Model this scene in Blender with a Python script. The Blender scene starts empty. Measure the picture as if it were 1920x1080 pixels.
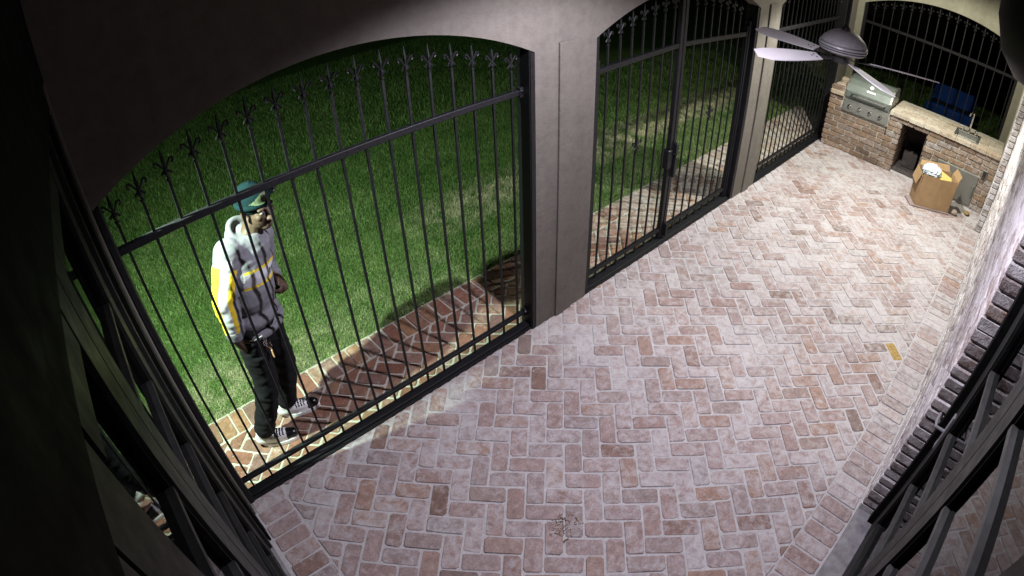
import bpy, math, random
import numpy as np
from mathutils import Vector, Matrix, Euler, noise
from math import sin, cos, pi, radians as R

random.seed(7); np.random.seed(7)
SC = bpy.context.scene
COL = SC.collection

# ------------------------------------------------------------------ camera (wide security lens)
CAM = Vector((-0.0919, -2.3154, 2.8071))
YAW, PIT, ROL = 49.138, 38.248, -1.891
KP = (0.883, -0.012, 0.038, -0.03)          # angle(r) for r = image radius / half width
cd = bpy.data.cameras.new('security_camera')
cam = bpy.data.objects.new('security_camera', cd); COL.objects.link(cam)
SC.camera = cam
cd.type = 'PANO'; cd.panorama_type = 'FISHEYE_LENS_POLYNOMIAL'
cd.sensor_fit = 'HORIZONTAL'; cd.sensor_width = 36.0; cd.sensor_height = 20.25
cd.fisheye_fov = R(179)
cd.fisheye_polynomial_k0 = 0.0
cd.fisheye_polynomial_k1 = -0.049064884
cd.fisheye_polynomial_k2 = 3.625574e-05
cd.fisheye_polynomial_k3 = -6.451161e-06
cd.fisheye_polynomial_k4 = 2.878969e-07
cd.clip_start = 0.01; cd.clip_end = 500
_y, _p, _r = R(YAW), R(PIT), R(ROL)
CF = Vector((cos(_y)*cos(_p), sin(_y)*cos(_p), -sin(_p)))
_rr = Vector((sin(_y), -cos(_y), 0)); _uu = _rr.cross(CF)
CR = _rr*cos(_r) + _uu*sin(_r); CU = -_rr*sin(_r) + _uu*cos(_r)
cam.matrix_world = Matrix(((CR.x, CU.x, -CF.x, CAM.x), (CR.y, CU.y, -CF.y, CAM.y), (CR.z, CU.z, -CF.z, CAM.z), (0, 0, 0, 1)))

def view_size(p):
    """rough size on the picture of a piece lying at p (0 when outside the frame)"""
    d = Vector(p) - CAM; z = d.dot(CF); x = d.dot(CR); y = d.dot(CU); h = math.hypot(x, y)
    th = math.atan2(h, z); q = th/0.885
    u, v = q*x/(h+1e-9), q*y/(h+1e-9)
    if abs(u) > 1.03 or abs(v) > 0.6: return 0.0
    return abs(d.z)/d.length**3

# ------------------------------------------------------------------ world, lamps, exposure
w = bpy.data.worlds.new('World'); SC.world = w; w.use_nodes = True
nt = w.node_tree; bg = nt.nodes['Background']
sky = nt.nodes.new('ShaderNodeTexSky'); sky.sky_type = 'NISHITA'; sky.sun_disc = False
sky.sun_elevation = R(-9); sky.sun_rotation = R(60)
nt.links.new(sky.outputs[0], bg.inputs[0]); bg.inputs[1].default_value = 0.05

def spot(name, loc, aim, watts, col, size, blend, rad):
    l = bpy.data.lights.new(name, 'SPOT'); l.energy = watts; l.color = col
    l.spot_size = R(size); l.spot_blend = blend; l.shadow_soft_size = rad
    o = bpy.data.objects.new(name, l); COL.objects.link(o); o.location = loc
    o.rotation_euler = (Vector(aim)-Vector(loc)).to_track_quat('-Z', 'Y').to_euler()
    return o
LZ = 2.80
spot('downlight_near', (1.90, -1.206, LZ), (1.90, -1.206, 0), 345, (0.91, 0.865, 1.0), 146, 0.36, 0.042)
spot('downlight_mid', (5.55, -1.206, LZ), (5.55, -1.206, 0), 480, (1.0, 1.0, 0.93), 111, 0.35, 0.03)
spot('downlight_far', (6.50, -1.25, LZ), (6.50, -1.25, 0), 200, (1.0, 0.975, 0.80), 160, 0.25, 0.025)
spot('floodlight', (-0.56, 0.112, 2.42), (0.9, 1.35, 0), 920, (0.78, 1.0, 0.80), 122, 1.0, 0.03)

SC.view_settings.view_transform = 'Standard'; SC.view_settings.look = 'None'
SC.view_settings.exposure = 0.0; SC.view_settings.gamma = 1.0
try: SC.view_settings.use_curve_mapping = False
except Exception: pass
SC.render.engine = 'CYCLES'
SC.cycles.use_denoising = True
SC.cycles.max_bounces = 6; SC.cycles.diffuse_bounces = 3; SC.cycles.caustics_reflective = False; SC.cycles.caustics_refractive = False
SC.cycles.sample_clamp_indirect = 4.0

# ------------------------------------------------------------------ small mesh kit
class MB:
    def __init__(s): s.v = []; s.f = []; s.m = []
    def add(s, vs, fs, mi=0):
        b = len(s.v); s.v += [tuple(q) for q in vs]
        for f in fs: s.f.append(tuple(i+b for i in f)); s.m.append(mi)
        return s
    def box(s, x0, x1, y0, y1, z0, z1, mi=0):
        vs = [(x0,y0,z0),(x1,y0,z0),(x1,y1,z0),(x0,y1,z0),(x0,y0,z1),(x1,y0,z1),(x1,y1,z1),(x0,y1,z1)]
        return s.add(vs, [(0,3,2,1),(4,5,6,7),(0,1,5,4),(1,2,6,5),(2,3,7,6),(3,0,4,7)], mi)
    def bbox(s, x0, x1, y0, y1, z0, z1, c=0.004, mi=0):
        """box with chamfered edges"""
        lo = (x0,y0,z0); hi = (x1,y1,z1); idx = {}; vs = []
        for a in range(3):
            for sx in (0,1):
                for sy in (0,1):
                    for sz in (0,1):
                        p = []
                        for k, sg in enumerate((sx,sy,sz)):
                            e = hi[k] if sg else lo[k]
                            if k != a: e += -c if sg else c
                            p.append(e)
                        idx[(a,sx,sy,sz)] = len(vs); vs.append(tuple(p))
        I = lambda a, t: idx[(a,)+t]
        fs = []
        for a in range(3):
            b, d = (a+1) % 3, (a+2) % 3
            for sg in (0,1):
                loop = []
                for (i, j) in ((0,0),(1,0),(1,1),(0,1)):
                    t = [0,0,0]; t[a] = sg; t[b] = i; t[d] = j; loop.append(I(a, tuple(t)))
                fs.append(loop if sg else loop[::-1])
            for i in (0,1):
                for j in (0,1):
                    t0 = [0,0,0]; t0[b] = i; t0[d] = j; t1 = list(t0); t1[a] = 1
                    q = [I(b,tuple(t0)), I(b,tuple(t1)), I(d,tuple(t1)), I(d,tuple(t0))]
                    fs.append(q if (i == j) else q[::-1])
        for sx in (0,1):
            for sy in (0,1):
                for sz in (0,1):
                    t = (sx,sy,sz); q = [I(0,t), I(1,t), I(2,t)]
                    fs.append(q if (sx+sy+sz) % 2 else q[::-1])
        return s.add(vs, fs, mi)
    def bar(s, a, b, w, h=None, up=(0,0,1), mi=0):
        a = Vector(a); b = Vector(b); h = h or w; d = (b-a).normalized(); u = Vector(up)
        if abs(d.dot(u)) > .95: u = Vector((1,0,0))
        r = d.cross(u).normalized(); u = r.cross(d)
        vs = [p + r*(sx*w/2) + u*(sy*h/2) for p in (a,b) for sx, sy in ((-1,-1),(1,-1),(1,1),(-1,1))]
        return s.add(vs, [(3,2,1,0),(4,5,6,7),(0,1,5,4),(1,2,6,5),(2,3,7,6),(3,0,4,7)], mi)
    def tube(s, pts, rad, n=8, cap=True, mi=0):
        pts = [Vector(p) for p in pts]; rad = rad if isinstance(rad, (list, tuple)) else [rad]*len(pts)
        rings = []; ref = None
        for i, p in enumerate(pts):
            d = (pts[min(i+1, len(pts)-1)] - pts[max(i-1, 0)]).normalized()
            if ref is None:
                ref = Vector((0,0,1)) if abs(d.z) < .9 else Vector((1,0,0))
            r = (ref - d*ref.dot(d)).normalized(); ref = r; u = d.cross(r)
            rings.append([p + (r*cos(2*pi*k/n) + u*sin(2*pi*k/n))*rad[i] for k in range(n)])
        vs = [q for g in rings for q in g]; fs = []
        for i in range(len(pts)-1):
            for k in range(n):
                fs.append((i*n+k, i*n+(k+1) % n, (i+1)*n+(k+1) % n, (i+1)*n+k))
        if cap: fs.append(tuple(range(n-1, -1, -1))); fs.append(tuple(len(vs)-n+k for k in range(n)))
        return s.add(vs, fs, mi)
    def lathe(s, prof, n=32, c=(0,0,0), mi=0):
        vs = [(c[0]+r*cos(2*pi*k/n), c[1]+r*sin(2*pi*k/n), c[2]+z) for r, z in prof for k in range(n)]
        fs = [(i*n+k, i*n+(k+1) % n, (i+1)*n+(k+1) % n, (i+1)*n+k) for i in range(len(prof)-1) for k in range(n)]
        fs.append(tuple(range(n-1, -1, -1))); fs.append(tuple(len(vs)-n+k for k in range(n)))
        return s.add(vs, fs, mi)
    def prism(s, poly, ax, a, b, mi=0):
        """poly in the two axes other than ax (cyclic order), extruded a..b along ax"""
        n = len(poly)
        def P(q, t):
            if ax == 0: return (t, q[0], q[1])
            if ax == 1: return (q[0], t, q[1])
            return (q[0], q[1], t)
        vs = [P(q, a) for q in poly] + [P(q, b) for q in poly]
        fs = [tuple(range(n)), tuple(range(2*n-1, n-1, -1))] + [(i, i+n, (i+1) % n+n, (i+1) % n) for i in range(n)]
        return s.add(vs, fs, mi)
    def mesh(s, name, mats, smooth=False):
        me = bpy.data.meshes.new(name); me.from_pydata(s.v, [], s.f)
        for m in (mats if isinstance(mats, (list, tuple)) else [mats]): me.materials.append(m)
        me.polygons.foreach_set('material_index', s.m)
        if smooth: me.polygons.foreach_set('use_smooth', [True]*len(s.f))
        fix_normals(me)
        me.update(); return me
    def obj(s, name, mats, parent=None, smooth=False, loc=None):
        return link(name, s.mesh(name, mats, smooth), parent, loc)
import bmesh
def fix_normals(me):
    bm = bmesh.new(); bm.from_mesh(me); bmesh.ops.recalc_face_normals(bm, faces=bm.faces); bm.to_mesh(me); bm.free()
def link(name, me, parent=None, loc=None):
    o = bpy.data.objects.new(name, me); COL.objects.link(o)
    if loc is not None: o.location = loc
    if parent is not None:
        o.parent = parent
        if loc is None: o.location = -parent_origin(parent)   # geometry is given in world coordinates
        else: o.location = Vector(loc) - parent_origin(parent)
    return o
def parent_origin(p):
    v = Vector((0,0,0))
    while p is not None: v += p.location; p = p.parent
    return v
def tag(o, label=None, cat=None, group=None, kind=None):
    if label: o['label'] = label
    if cat: o['category'] = cat
    if group: o['group'] = group
    if kind: o['kind'] = kind
    return o
def thing(name, loc, label, cat, group=None):
    o = bpy.data.objects.new(name, None); COL.objects.link(o); o.location = loc; o.empty_display_size = .1
    return tag(o, label, cat, group)
def smooth_angle(o, deg=40):
    o.data.polygons.foreach_set('use_smooth', [True]*len(o.data.polygons))
    try: o.data.set_sharp_from_angle(angle=R(deg))
    except Exception: pass
    return o

# ------------------------------------------------------------------ materials
class NT:
    def __init__(s, name):
        s.m = bpy.data.materials.new(name); s.m.use_nodes = True; s.t = s.m.node_tree; s.b = s.t.nodes['Principled BSDF']
    def n(s, t, **kw):
        o = s.t.nodes.new(t)
        for k, v in kw.items(): setattr(o, k, v)
        return o
    def l(s, a, b): s.t.links.new(a, b)
    def val(s, sock, v):
        if hasattr(v, 'is_linked') or isinstance(v, bpy.types.NodeSocket): s.l(v, sock)
        else: sock.default_value = v
    def pos(s): return s.n('ShaderNodeNewGeometry').outputs['Position']
    def noise(s, vec, scale, detail=4, rough=.55, dist=0):
        o = s.n('ShaderNodeTexNoise'); s.l(vec, o.inputs['Vector']); o.inputs['Scale'].default_value = scale
        o.inputs['Detail'].default_value = detail; o.inputs['Roughness'].default_value = rough; o.inputs['Distortion'].default_value = dist
        return o.outputs['Fac']
    def ramp(s, fac, stops, interp='LINEAR'):
        o = s.n('ShaderNodeValToRGB'); s.l(fac, o.inputs[0]); cr = o.color_ramp; cr.interpolation = interp
        while len(cr.elements) < len(stops): cr.elements.new(1)
        for e, (p, c) in zip(cr.elements, stops):
            e.position = p; e.color = (c, c, c, 1) if not isinstance(c, (tuple, list)) else (*c, 1)
        return o.outputs[0]
    def mix(s, fac, a, b, mode='MIX'):
        o = s.n('ShaderNodeMix', data_type='RGBA', blend_type=mode)
        s.val(o.inputs[0], fac)
        for k, v in ((6, a), (7, b)):
            if isinstance(v, bpy.types.NodeSocket): s.l(v, o.inputs[k])
            else: o.inputs[k].default_value = (*v, 1)
        return o.outputs[2]
    def math(s, op, a, b=0.0, clamp=False):
        o = s.n('ShaderNodeMath', operation=op, use_clamp=clamp); s.val(o.inputs[0], a); s.val(o.inputs[1], b); return o.outputs[0]
    def bump(s, h, strength, dist=.01):
        o = s.n('ShaderNodeBump'); s.l(h, o.inputs['Height']); o.inputs['Strength'].default_value = strength; o.inputs['Distance'].default_value = dist
        s.l(o.outputs[0], s.b.inputs['Normal'])
    def fin(s, col=None, rough=None, metal=None, spec=None):
        if col is not None:
            if isinstance(col, bpy.types.NodeSocket): s.l(col, s.b.inputs['Base Color'])
            else: s.b.inputs['Base Color'].default_value = (*col, 1)
        if rough is not None: s.val(s.b.inputs['Roughness'], rough)
        if metal is not None: s.val(s.b.inputs['Metallic'], metal)
        if spec is not None: s.val(s.b.inputs['Specular IOR Level'], spec)
        return s.m

def simple(name, col, rough=.6, metal=0, var=.25, scale=30, bump=.0, spec=.5):
    k = NT(name); p = k.pos(); n = k.noise(p, scale, 5)
    dark = tuple(c*(1-var) for c in col); lite = tuple(min(1, c*(1+var)) for c in col)
    c = k.ramp(n, [(.3, dark), (.7, lite)])
    r = k.ramp(k.noise(p, scale*.6, 3), [(.3, max(.03, rough-.1)), (.7, min(1, rough+.1))])
    if bump: k.bump(n, bump)
    return k.fin(c, r, metal, spec)

def brick_mat(name, stops, white=(.50,.47,.46), wlo=.50, whi=.72, wmax=.75, rough=.85, bump=.5, whiten_x=None):
    """one colour per brick, then lime and dirt smeared over it"""
    k = NT(name); g = k.n('ShaderNodeNewGeometry'); p = g.outputs['Position']
    oi = k.n('ShaderNodeObjectInfo')
    r = k.math('FRACT', k.math('ADD', oi.outputs['Random'], g.outputs['Random Per Island']))
    base = k.ramp(r, stops)
    r2 = k.math('FRACT', k.math('MULTIPLY', r, 17.31))
    n1 = k.noise(p, 22, 6, .65); n2 = k.noise(p, 90, 5, .6); n3 = k.noise(p, 1.3, 3, .5)
    base = k.mix(.55, base, k.ramp(n1, [(.25, .25), (.55, .9), (.8, 1.25)]), 'MULTIPLY')
    base = k.mix(.45, base, k.ramp(n2, [(.3, .45), (.65, 1.15)]), 'MULTIPLY')
    nw = k.noise(p, 17, 8, .74, .5)
    a = k.math('ADD', nw, k.math('MULTIPLY', k.math('SUBTRACT', r2, .5), .20))
    a = k.math('ADD', a, k.math('MULTIPLY', k.math('SUBTRACT', n3, .5), .35))
    if whiten_x:                                            # the white layer gets stronger towards the far end
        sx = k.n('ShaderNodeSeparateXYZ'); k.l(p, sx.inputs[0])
        a = k.math('ADD', a, k.ramp(k.math('MULTIPLY', sx.outputs[0], .125), [(whiten_x[0]/8, 0.0), (whiten_x[1]/8, whiten_x[2])]))
    wf = k.ramp(a, [(wlo, 0.0), (whi, wmax), (whi+.12, min(1.0, wmax+.15))])
    wf = k.math('MAXIMUM', wf, k.ramp(k.noise(p, 26, 7, .75, .8), [(.615, 0.0), (.68, .85)]))
    c = k.mix(wf, base, k.mix(n2, tuple(v*.75 for v in white), tuple(min(1, v*1.2) for v in white)))
    dk = k.ramp(k.noise(p, 40, 4, .7), [(.66, 0.0), (.76, .55)])
    c = k.mix(dk, c, (.07,.055,.05))
    k.bump(k.math('ADD', k.math('MULTIPLY', n1, .6), n2), bump, .004)
    return k.fin(c, rough, 0, .3)

M = {}
M['paver'] = brick_mat('brick_paver', [(0,(.22,.14,.115)),(.06,(.29,.20,.18)),(.3,(.32,.235,.22)),(.5,(.29,.23,.22)),(.70,(.33,.25,.24)),(.88,(.31,.20,.155)),(.96,(.27,.225,.22)),(1,(.19,.12,.095))], white=(.44,.42,.43), wlo=.46, whi=.69, wmax=.78, whiten_x=(.3, 4.2, .095))
M['paver_ochre'] = simple('brick_ochre', (.30,.20,.065), .9, 0, .35, 40, .3)
M['border'] = brick_mat('brick_border', [(0,(.17,.075,.05)),(.25,(.25,.12,.08)),(.5,(.23,.14,.11)),(.75,(.30,.165,.09)),(1,(.16,.09,.08))], white=(.44,.42,.37), wlo=.54, whi=.80, wmax=.7, whiten_x=(2.0, 5.5, .25))
M['wallbrick'] = brick_mat('brick_house', [(0,(.09,.06,.055)),(.3,(.17,.11,.095)),(.5,(.22,.15,.13)),(.75,(.14,.10,.09)),(1,(.26,.17,.125))], white=(.58,.56,.57), wlo=.29, whi=.56, wmax=.85, bump=.9)
M['counterbrick'] = brick_mat('brick_counter', [(0,(.14,.10,.08)),(.3,(.25,.165,.11)),(.55,(.24,.185,.155)),(.8,(.29,.19,.115)),(1,(.19,.155,.14))], wlo=.50, whi=.75, wmax=.6, bump=.8)
M['topbrick'] = brick_mat('brick_countertop', [(0,(.32,.25,.18)),(.5,(.40,.33,.25)),(1,(.36,.27,.19))], white=(.50,.47,.40), wlo=.42, whi=.7)
def mortar(name, col):
    k = NT(name); p = k.pos(); n = k.noise(p, 60, 6, .7); m = k.noise(p, 6, 4, .6)
    c = k.mix(m, tuple(v*.75 for v in col), tuple(min(1, v*1.15) for v in col))
    c = k.mix(.5, c, k.ramp(n, [(.3, .55), (.7, 1.2)]), 'MULTIPLY')
    c = k.mix(k.ramp(k.noise(p, 33, 5, .7), [(.60, 0.0), (.72, .7)]), c, (.13,.115,.10))
    k.bump(n, .6, .004); return k.fin(c, .95, 0, .2)
M['mortar'] = mortar('lime_mortar', (.44,.42,.425))
M['mortar_tan'] = mortar('tan_mortar', (.42,.40,.345))
def stucco(name, col):
    k = NT(name); p = k.pos(); n = k.noise(p, 160, 5, .6); m = k.noise(p, 2.2, 4, .6)
    st = k.n('ShaderNodeMapping'); k.l(p, st.inputs[0]); st.inputs['Scale'].default_value = (1, 1, .06)
    m2 = k.noise(st.outputs[0], 9, 4, .6)
    c = k.mix(m, tuple(v*.80 for v in col), tuple(v*1.15 for v in col))
    c = k.mix(.6, c, k.ramp(k.noise(p, 14, 6, .7), [(.3, .72), (.6, 1.06)]), 'MULTIPLY')
    c = k.mix(.35, c, k.ramp(m2, [(.3, .7), (.7, 1.1)]), 'MULTIPLY')
    k.bump(k.math('ADD', n, k.math('MULTIPLY', k.noise(p, 25, 4, .6), 1.6)), .5, .005); return k.fin(c, .85, 0, .25)
M['stucco'] = stucco('taupe_stucco', (.118,.106,.092))
M['stucco_cream'] = stucco('cream_stucco', (.235,.225,.175))
M['plaster'] = stucco('ceiling_plaster', (.30,.28,.27))
def iron():
    k = NT('black_iron'); p = k.pos(); n = k.noise(p, 70, 5, .6)
    c = k.ramp(n, [(.3, (.003,.003,.004)), (.75, (.009,.009,.011))])
    k.bump(n, .25, .003); return k.fin(c, k.ramp(n, [(.3, .45), (.7, .62)]), 0, .3)
M['iron'] = iron()
M['bronze'] = simple('dark_bronze_paint', (.006,.006,.006), .7, 0, .3, 25, .08, .05)
M['bronze_grey'] = simple('grey_bronze_paint', (.014,.014,.0137), .55, 0, .25, 25, .08, .2)
M['jamb'] = stucco('jamb_paint', (.12,.11,.098))
M['dark_room'] = simple('dark_interior', (.01,.01,.01), .9)
def glass():
    k = NT('window_glass'); t = k.t
    fr = k.n('ShaderNodeFresnel'); fr.inputs[0].default_value = 1.5
    tr = k.n('ShaderNodeBsdfTransparent'); tr.inputs[0].default_value = (.75,.78,.76,1)
    gl = k.n('ShaderNodeBsdfGlossy'); gl.inputs['Roughness'].default_value = .02
    mx = k.n('ShaderNodeMixShader'); k.l(fr.outputs[0], mx.inputs[0]); k.l(tr.outputs[0], mx.inputs[1]); k.l(gl.outputs[0], mx.inputs[2])
    k.l(mx.outputs[0], t.nodes['Material Output'].inputs['Surface']); return k.m
M['glass'] = glass()
M['muntin'] = simple('lit_muntin_grey', (.036,.036,.035), .55, 0, .2, 25, .05, .3)  # bronze grey lightened: light falling on the right door's muntins, put into the colour
M['sill'] = simple('weathered_sill', (.20,.19,.20), .8, 0, .3, 18)
def steel():
    k = NT('brushed_steel'); p = k.pos(); mp = k.n('ShaderNodeMapping'); k.l(p, mp.inputs[0]); mp.inputs['Scale'].default_value = (60, 3, 60)
    n = k.noise(mp.outputs[0], 6, 4, .6)
    return k.fin(k.ramp(n, [(.3, (.26,.26,.235)), (.7, (.36,.36,.33))]), k.ramp(n, [(.3, .30), (.7, .45)]), .85)
M['steel'] = steel()
M['steel_lid'] = simple('dull_steel_lid', (.13,.15,.135), .5, .4, .12, 8)
M['recess_shade'] = simple('recess_shade_masonry', (.055,.043,.042), .95, 0, .4, 14, .3)  # dark masonry tone carrying the shade inside the counter cut-out
M['door_steel'] = simple('dull_door_steel', (.165,.16,.142), .62, .25, .10, 7)
M['chrome'] = simple('chrome', (.75,.75,.75), .12, 1, .05)
M['black_plastic'] = simple('black_plastic', (.012,.012,.013), .45, 0, .2)
M['fan_grey'] = simple('fan_pewter', (.22,.21,.225), .5, .1, .12, 40)
M['fan_blade'] = simple('fan_blade_grey', (.44,.42,.44), .6, 0, .06, 6)
M['fan_dark'] = simple('fan_dark_metal', (.03,.028,.03), .45, .3)
M['cardboard'] = simple('brown_cardboard', (.34,.22,.11), .9, 0, .12, 12, .05)
M['cardboard_dark'] = simple('flattened_cardboard', (.25,.19,.18), .9, 0, .12, 12)
M['bag'] = simple('pale_plastic_film', (.50,.56,.60), .3, 0, .15, 14)
M['envelope'] = simple('yellow_mailer', (.62,.44,.13), .7, 0, .08)
M['blue_paint'] = simple('blue_gloss_paint', (.007,.032,.15), .3, 0, .15, 4)
M['leaf'] = simple('dry_leaf', (.22,.15,.05), .8, 0, .4, 60)
M['soil'] = simple('soil_crumbs', (.15,.105,.07), .95, 0, .5, 60)
M['house_wall'] = simple('neighbour_siding', (.16,.14,.10), .9, 0, .2, 3)
M['house_roof'] = simple('neighbour_roof', (.05,.04,.035), .9, 0, .3, 5)
M['white_paint'] = simple('white_paint', (.7,.7,.72), .5, 0, .05)

def lawn_nodes(k):
    p = k.pos(); sx = k.n('ShaderNodeSeparateXYZ'); k.l(p, sx.inputs[0])
    g = k.mix(k.noise(p, 3.5, 4, .6), (.018,.070,.010), (.050,.125,.020))
    # dry patches: a worn strip parallel to the house, and blotches near the brick edge
    yy = k.math('ABSOLUTE', k.math('SUBTRACT', sx.outputs[1], 1.68))
    strip = k.math('MULTIPLY', k.ramp(yy, [(.08, 1.0), (.36, 0.0)]), k.ramp(sx.outputs[0], [(.25, 0.0), (.32, 1.0)]))
    # ramp input is clamped 0..1, so x is scaled first
    return p, sx, g, strip
def lawn_mat(name, blade):
    k = NT(name); p = k.pos(); sx = k.n('ShaderNodeSeparateXYZ'); k.l(p, sx.inputs[0])
    X, Y = sx.outputs[0], sx.outputs[1]
    g = k.mix(k.ramp(k.noise(p, 2.2, 5, .65), [(.3, 0.0), (.7, 1.0)]), (.060,.135,.026), (.130,.205,.055))
    yy = k.math('ABSOLUTE', k.math('SUBTRACT', Y, 1.66))
    strip = k.math('MULTIPLY', k.ramp(yy, [(.10, 1.0), (.42, 0.0)]), k.ramp(k.math('MULTIPLY', X, .1), [(.20, 0.0), (.27, 1.0)]))
    near = k.math('MULTIPLY', k.ramp(k.math('ABSOLUTE', k.math('SUBTRACT', Y, .9)), [(.15, .55), (.5, 0.0)]), k.ramp(k.math('ADD', k.math('MULTIPLY', X, .1), .5), [(.50, 1.0), (.62, .35)]))
    both = k.math('MAXIMUM', strip, near)
    dn = k.noise(p, 5.5, 6, .7)
    dead = k.math('MULTIPLY', k.ramp(dn, [(.40, 0.0), (.56, 1.0)]), both, True)
    spots = k.ramp(k.noise(p, 9, 5, .7), [(.60, 0.0), (.75, .5)])
    dead = k.math('MAXIMUM', dead, spots)
    c = k.mix(dead, g, (.46,.43,.27))
    if blade:
        at = k.n('ShaderNodeNewGeometry').outputs['Random Per Island']
        c = k.mix(.7, c, k.ramp(at, [(0, .62), (.6, 1.05), (.965, 1.35), (.985, 2.6)]), 'MULTIPLY')
        k.b.inputs['Subsurface Weight'].default_value = 0
        return k.fin(c, .55, 0, .35)
    n = k.noise(p, 120, 4, .7)
    c = k.mix(.75, c, k.ramp(n, [(.35, .2), (.65, 1.1)]), 'MULTIPLY')
    k.bump(n, .9, .02); return k.fin(c, .95, 0, .1)
M['grass'] = lawn_mat('grass_blade', True)
M['lawn'] = lawn_mat('lawn_soil', False)

# ------------------------------------------------------------------ bricks
def worn_outline(L, Wd, rnd, j=.0032, c=.011):
    pts = []
    for sx, sy in ((1,1),(-1,1),(-1,-1),(1,-1)):
        ca, cb = c*rnd.uniform(.4, 1.7), c*rnd.uniform(.4, 1.7)
        A = (sx*(L/2-ca), sy*Wd/2); B = (sx*L/2, sy*(Wd/2-cb))
        pts += [B, A] if sx*sy > 0 else [A, B]
    return [(x+rnd.uniform(-j, j), y+rnd.uniform(-j, j)) for x, y in pts]
def brick_solid(mb, poly, top, depth, bev=.004, frame=None, rnd=random):
    """poly = outline in local xy, brick face at local z = top; frame maps local to world"""
    n = len(poly); cx = sum(q[0] for q in poly)/n; cy = sum(q[1] for q in poly)/n
    def ins(q, d):
        vx, vy = q[0]-cx, q[1]-cy; l = math.hypot(vx, vy)+1e-9; k = max(.2, 1-d*1.3/l); return (cx+vx*k, cy+vy*k)
    tp = [(*ins(q, bev), top + rnd.uniform(-.0008, .0008)) for q in poly]
    md = [(q[0], q[1], top-bev) for q in poly]
    bt = [(q[0], q[1], top-depth) for q in poly]
    vs = tp+md+bt
    if frame: vs = [frame(v) for v in vs]
    fs = [tuple(range(n))]
    for i in range(n):
        j = (i+1) % n
        fs.append((i, n+i, n+j, j)); fs.append((n+i, 2*n+i, 2*n+j, n+j))
    mb.add(vs, fs)
def clip_poly(poly, rect):
    x0, x1, y0, y1 = rect
    for ax, val, sg in ((0, x0, 1), (0, x1, -1), (1, y0, 1), (1, y1, -1)):
        out = []
        for i in range(len(poly)):
            a, b = poly[i], poly[(i+1) % len(poly)]
            da, db = sg*(a[ax]-val), sg*(b[ax]-val)
            if da >= 0: out.append(a)
            if (da >= 0) != (db >= 0):
                t = da/(da-db); out.append((a[0]+(b[0]-a[0])*t, a[1]+(b[1]-a[1])*t))
        poly = out
        if not poly: return []
    return poly
def area(poly):
    return abs(sum(poly[i][0]*poly[(i+1) % len(poly)][1]-poly[(i+1) % len(poly)][0]*poly[i][1] for i in range(len(poly))))/2

class BrickBed:
    """collects bricks; the ones that show largest become parts, the rest one joined part"""
    def __init__(s, parent, mat, limit=300, up=True): s.items = []; s.p = parent; s.m = mat; s.limit = limit; s.cache = {}
    def add(s, center, mesh_key=None, build=None, rot=None, mat=None, size=None):
        s.items.append((size if size is not None else view_size(center), center, mesh_key, build, rot, mat))
    def finish(s):
        s.items.sort(key=lambda t: -t[0])
        one = [t for t in s.items[:s.limit] if t[0] > 0]; rest = [t for t in s.items if t not in one] if len(s.items) > len(one) else []
        org = parent_origin(s.p)
        for sz, c, key, build, rot, mat in one:
            mk = (key, mat.name if mat else '')
            if key is None or mk not in s.cache:
                mb = MB(); build(mb); me = mb.mesh('brick', mat or s.m)
                if key is not None: s.cache[mk] = me
            else: me = s.cache[mk]
            o = bpy.data.objects.new('brick', me); COL.objects.link(o); o.parent = s.p; o.location = Vector(c)-org
            if rot is not None: o.rotation_euler = rot
        if rest:
            mb = MB()
            for sz, c, key, build, rot, mat in rest:
                t = MB(); build(t); m = Euler(rot).to_matrix() if rot is not None else None; cv = Vector(c)
                mb.add([(m @ Vector(v) if m else Vector(v))+cv for v in t.v], t.f)
            o = mb.obj('brick_field', s.m, s.p); o['kind'] = 'stuff'

W = 0.1065; BL, BW = 0.2025, 0.0955
OX, OY = 0.1848, -0.2621
VAR = [worn_outline(BL, BW, random.Random(i)) for i in range(14)]
def herringbone(bed, rect, seed, top=0.0, ochre=None):
    rnd = random.Random(seed); rt = math.sqrt(.5)
    x0, x1, y0, y1 = rect
    def xy(a, b): return (W*(a+b)*rt+OX, W*(b-a)*rt+OY)
    span = int((x1-x0+y1-y0)/W)+30
    best = None; todo = []
    for u in range(-40, 80):
        for v in range(-40, 80):
            k = (u-v) % 4
            if k == 0: c = xy(u+1, v+.5); ang = -pi/4
            elif k == 2: c = xy(u+.5, v); ang = pi/4
            else: continue
            if c[0] < x0-.15 or c[0] > x1+.15 or c[1] < y0-.15 or c[1] > y1+.15: continue
            todo.append((c, ang))
    if ochre: best = min(todo, key=lambda t: (t[0][0]-ochre[0])**2+(t[0][1]-ochre[1])**2)
    for c, ang in todo:
        vi = rnd.randrange(len(VAR)); flip = rnd.choice((0, pi)); a = ang+flip+rnd.uniform(-.012, .012)
        dz = top+rnd.uniform(-.0042, .0018); ca, sa = cos(a), sin(a)
        wp = [(c[0]+q[0]*ca-q[1]*sa, c[1]+q[0]*sa+q[1]*ca) for q in VAR[vi]]
        inside = all(x0 <= q[0] <= x1 and y0 <= q[1] <= y1 for q in wp)
        mt = M['paver_ochre'] if best and (c, ang) == best else None
        if inside:
            bed.add((c[0], c[1], dz), ('h', vi), (lambda mb, vi=vi: brick_solid(mb, VAR[vi], 0, .03, rnd=random.Random(vi))), (0, 0, a), mt, 9e3 if mt else None)
        else:
            q = clip_poly(wp, rect)
            if len(q) < 3 or area(q) < .0012: continue
            cx = sum(t[0] for t in q)/len(q); cy = sum(t[1] for t in q)/len(q)
            loc = [(t[0]-cx, t[1]-cy) for t in q]
            loc = [(x*(1-.004/ (math.hypot(x, y)+.004)), y*(1-.004/(math.hypot(x, y)+.004))) for x, y in loc]
            bed.add((cx, cy, dz), None, (lambda mb, loc=loc: brick_solid(mb, loc, 0, .03)), None, mt, 9e3 if mt else None)
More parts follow.
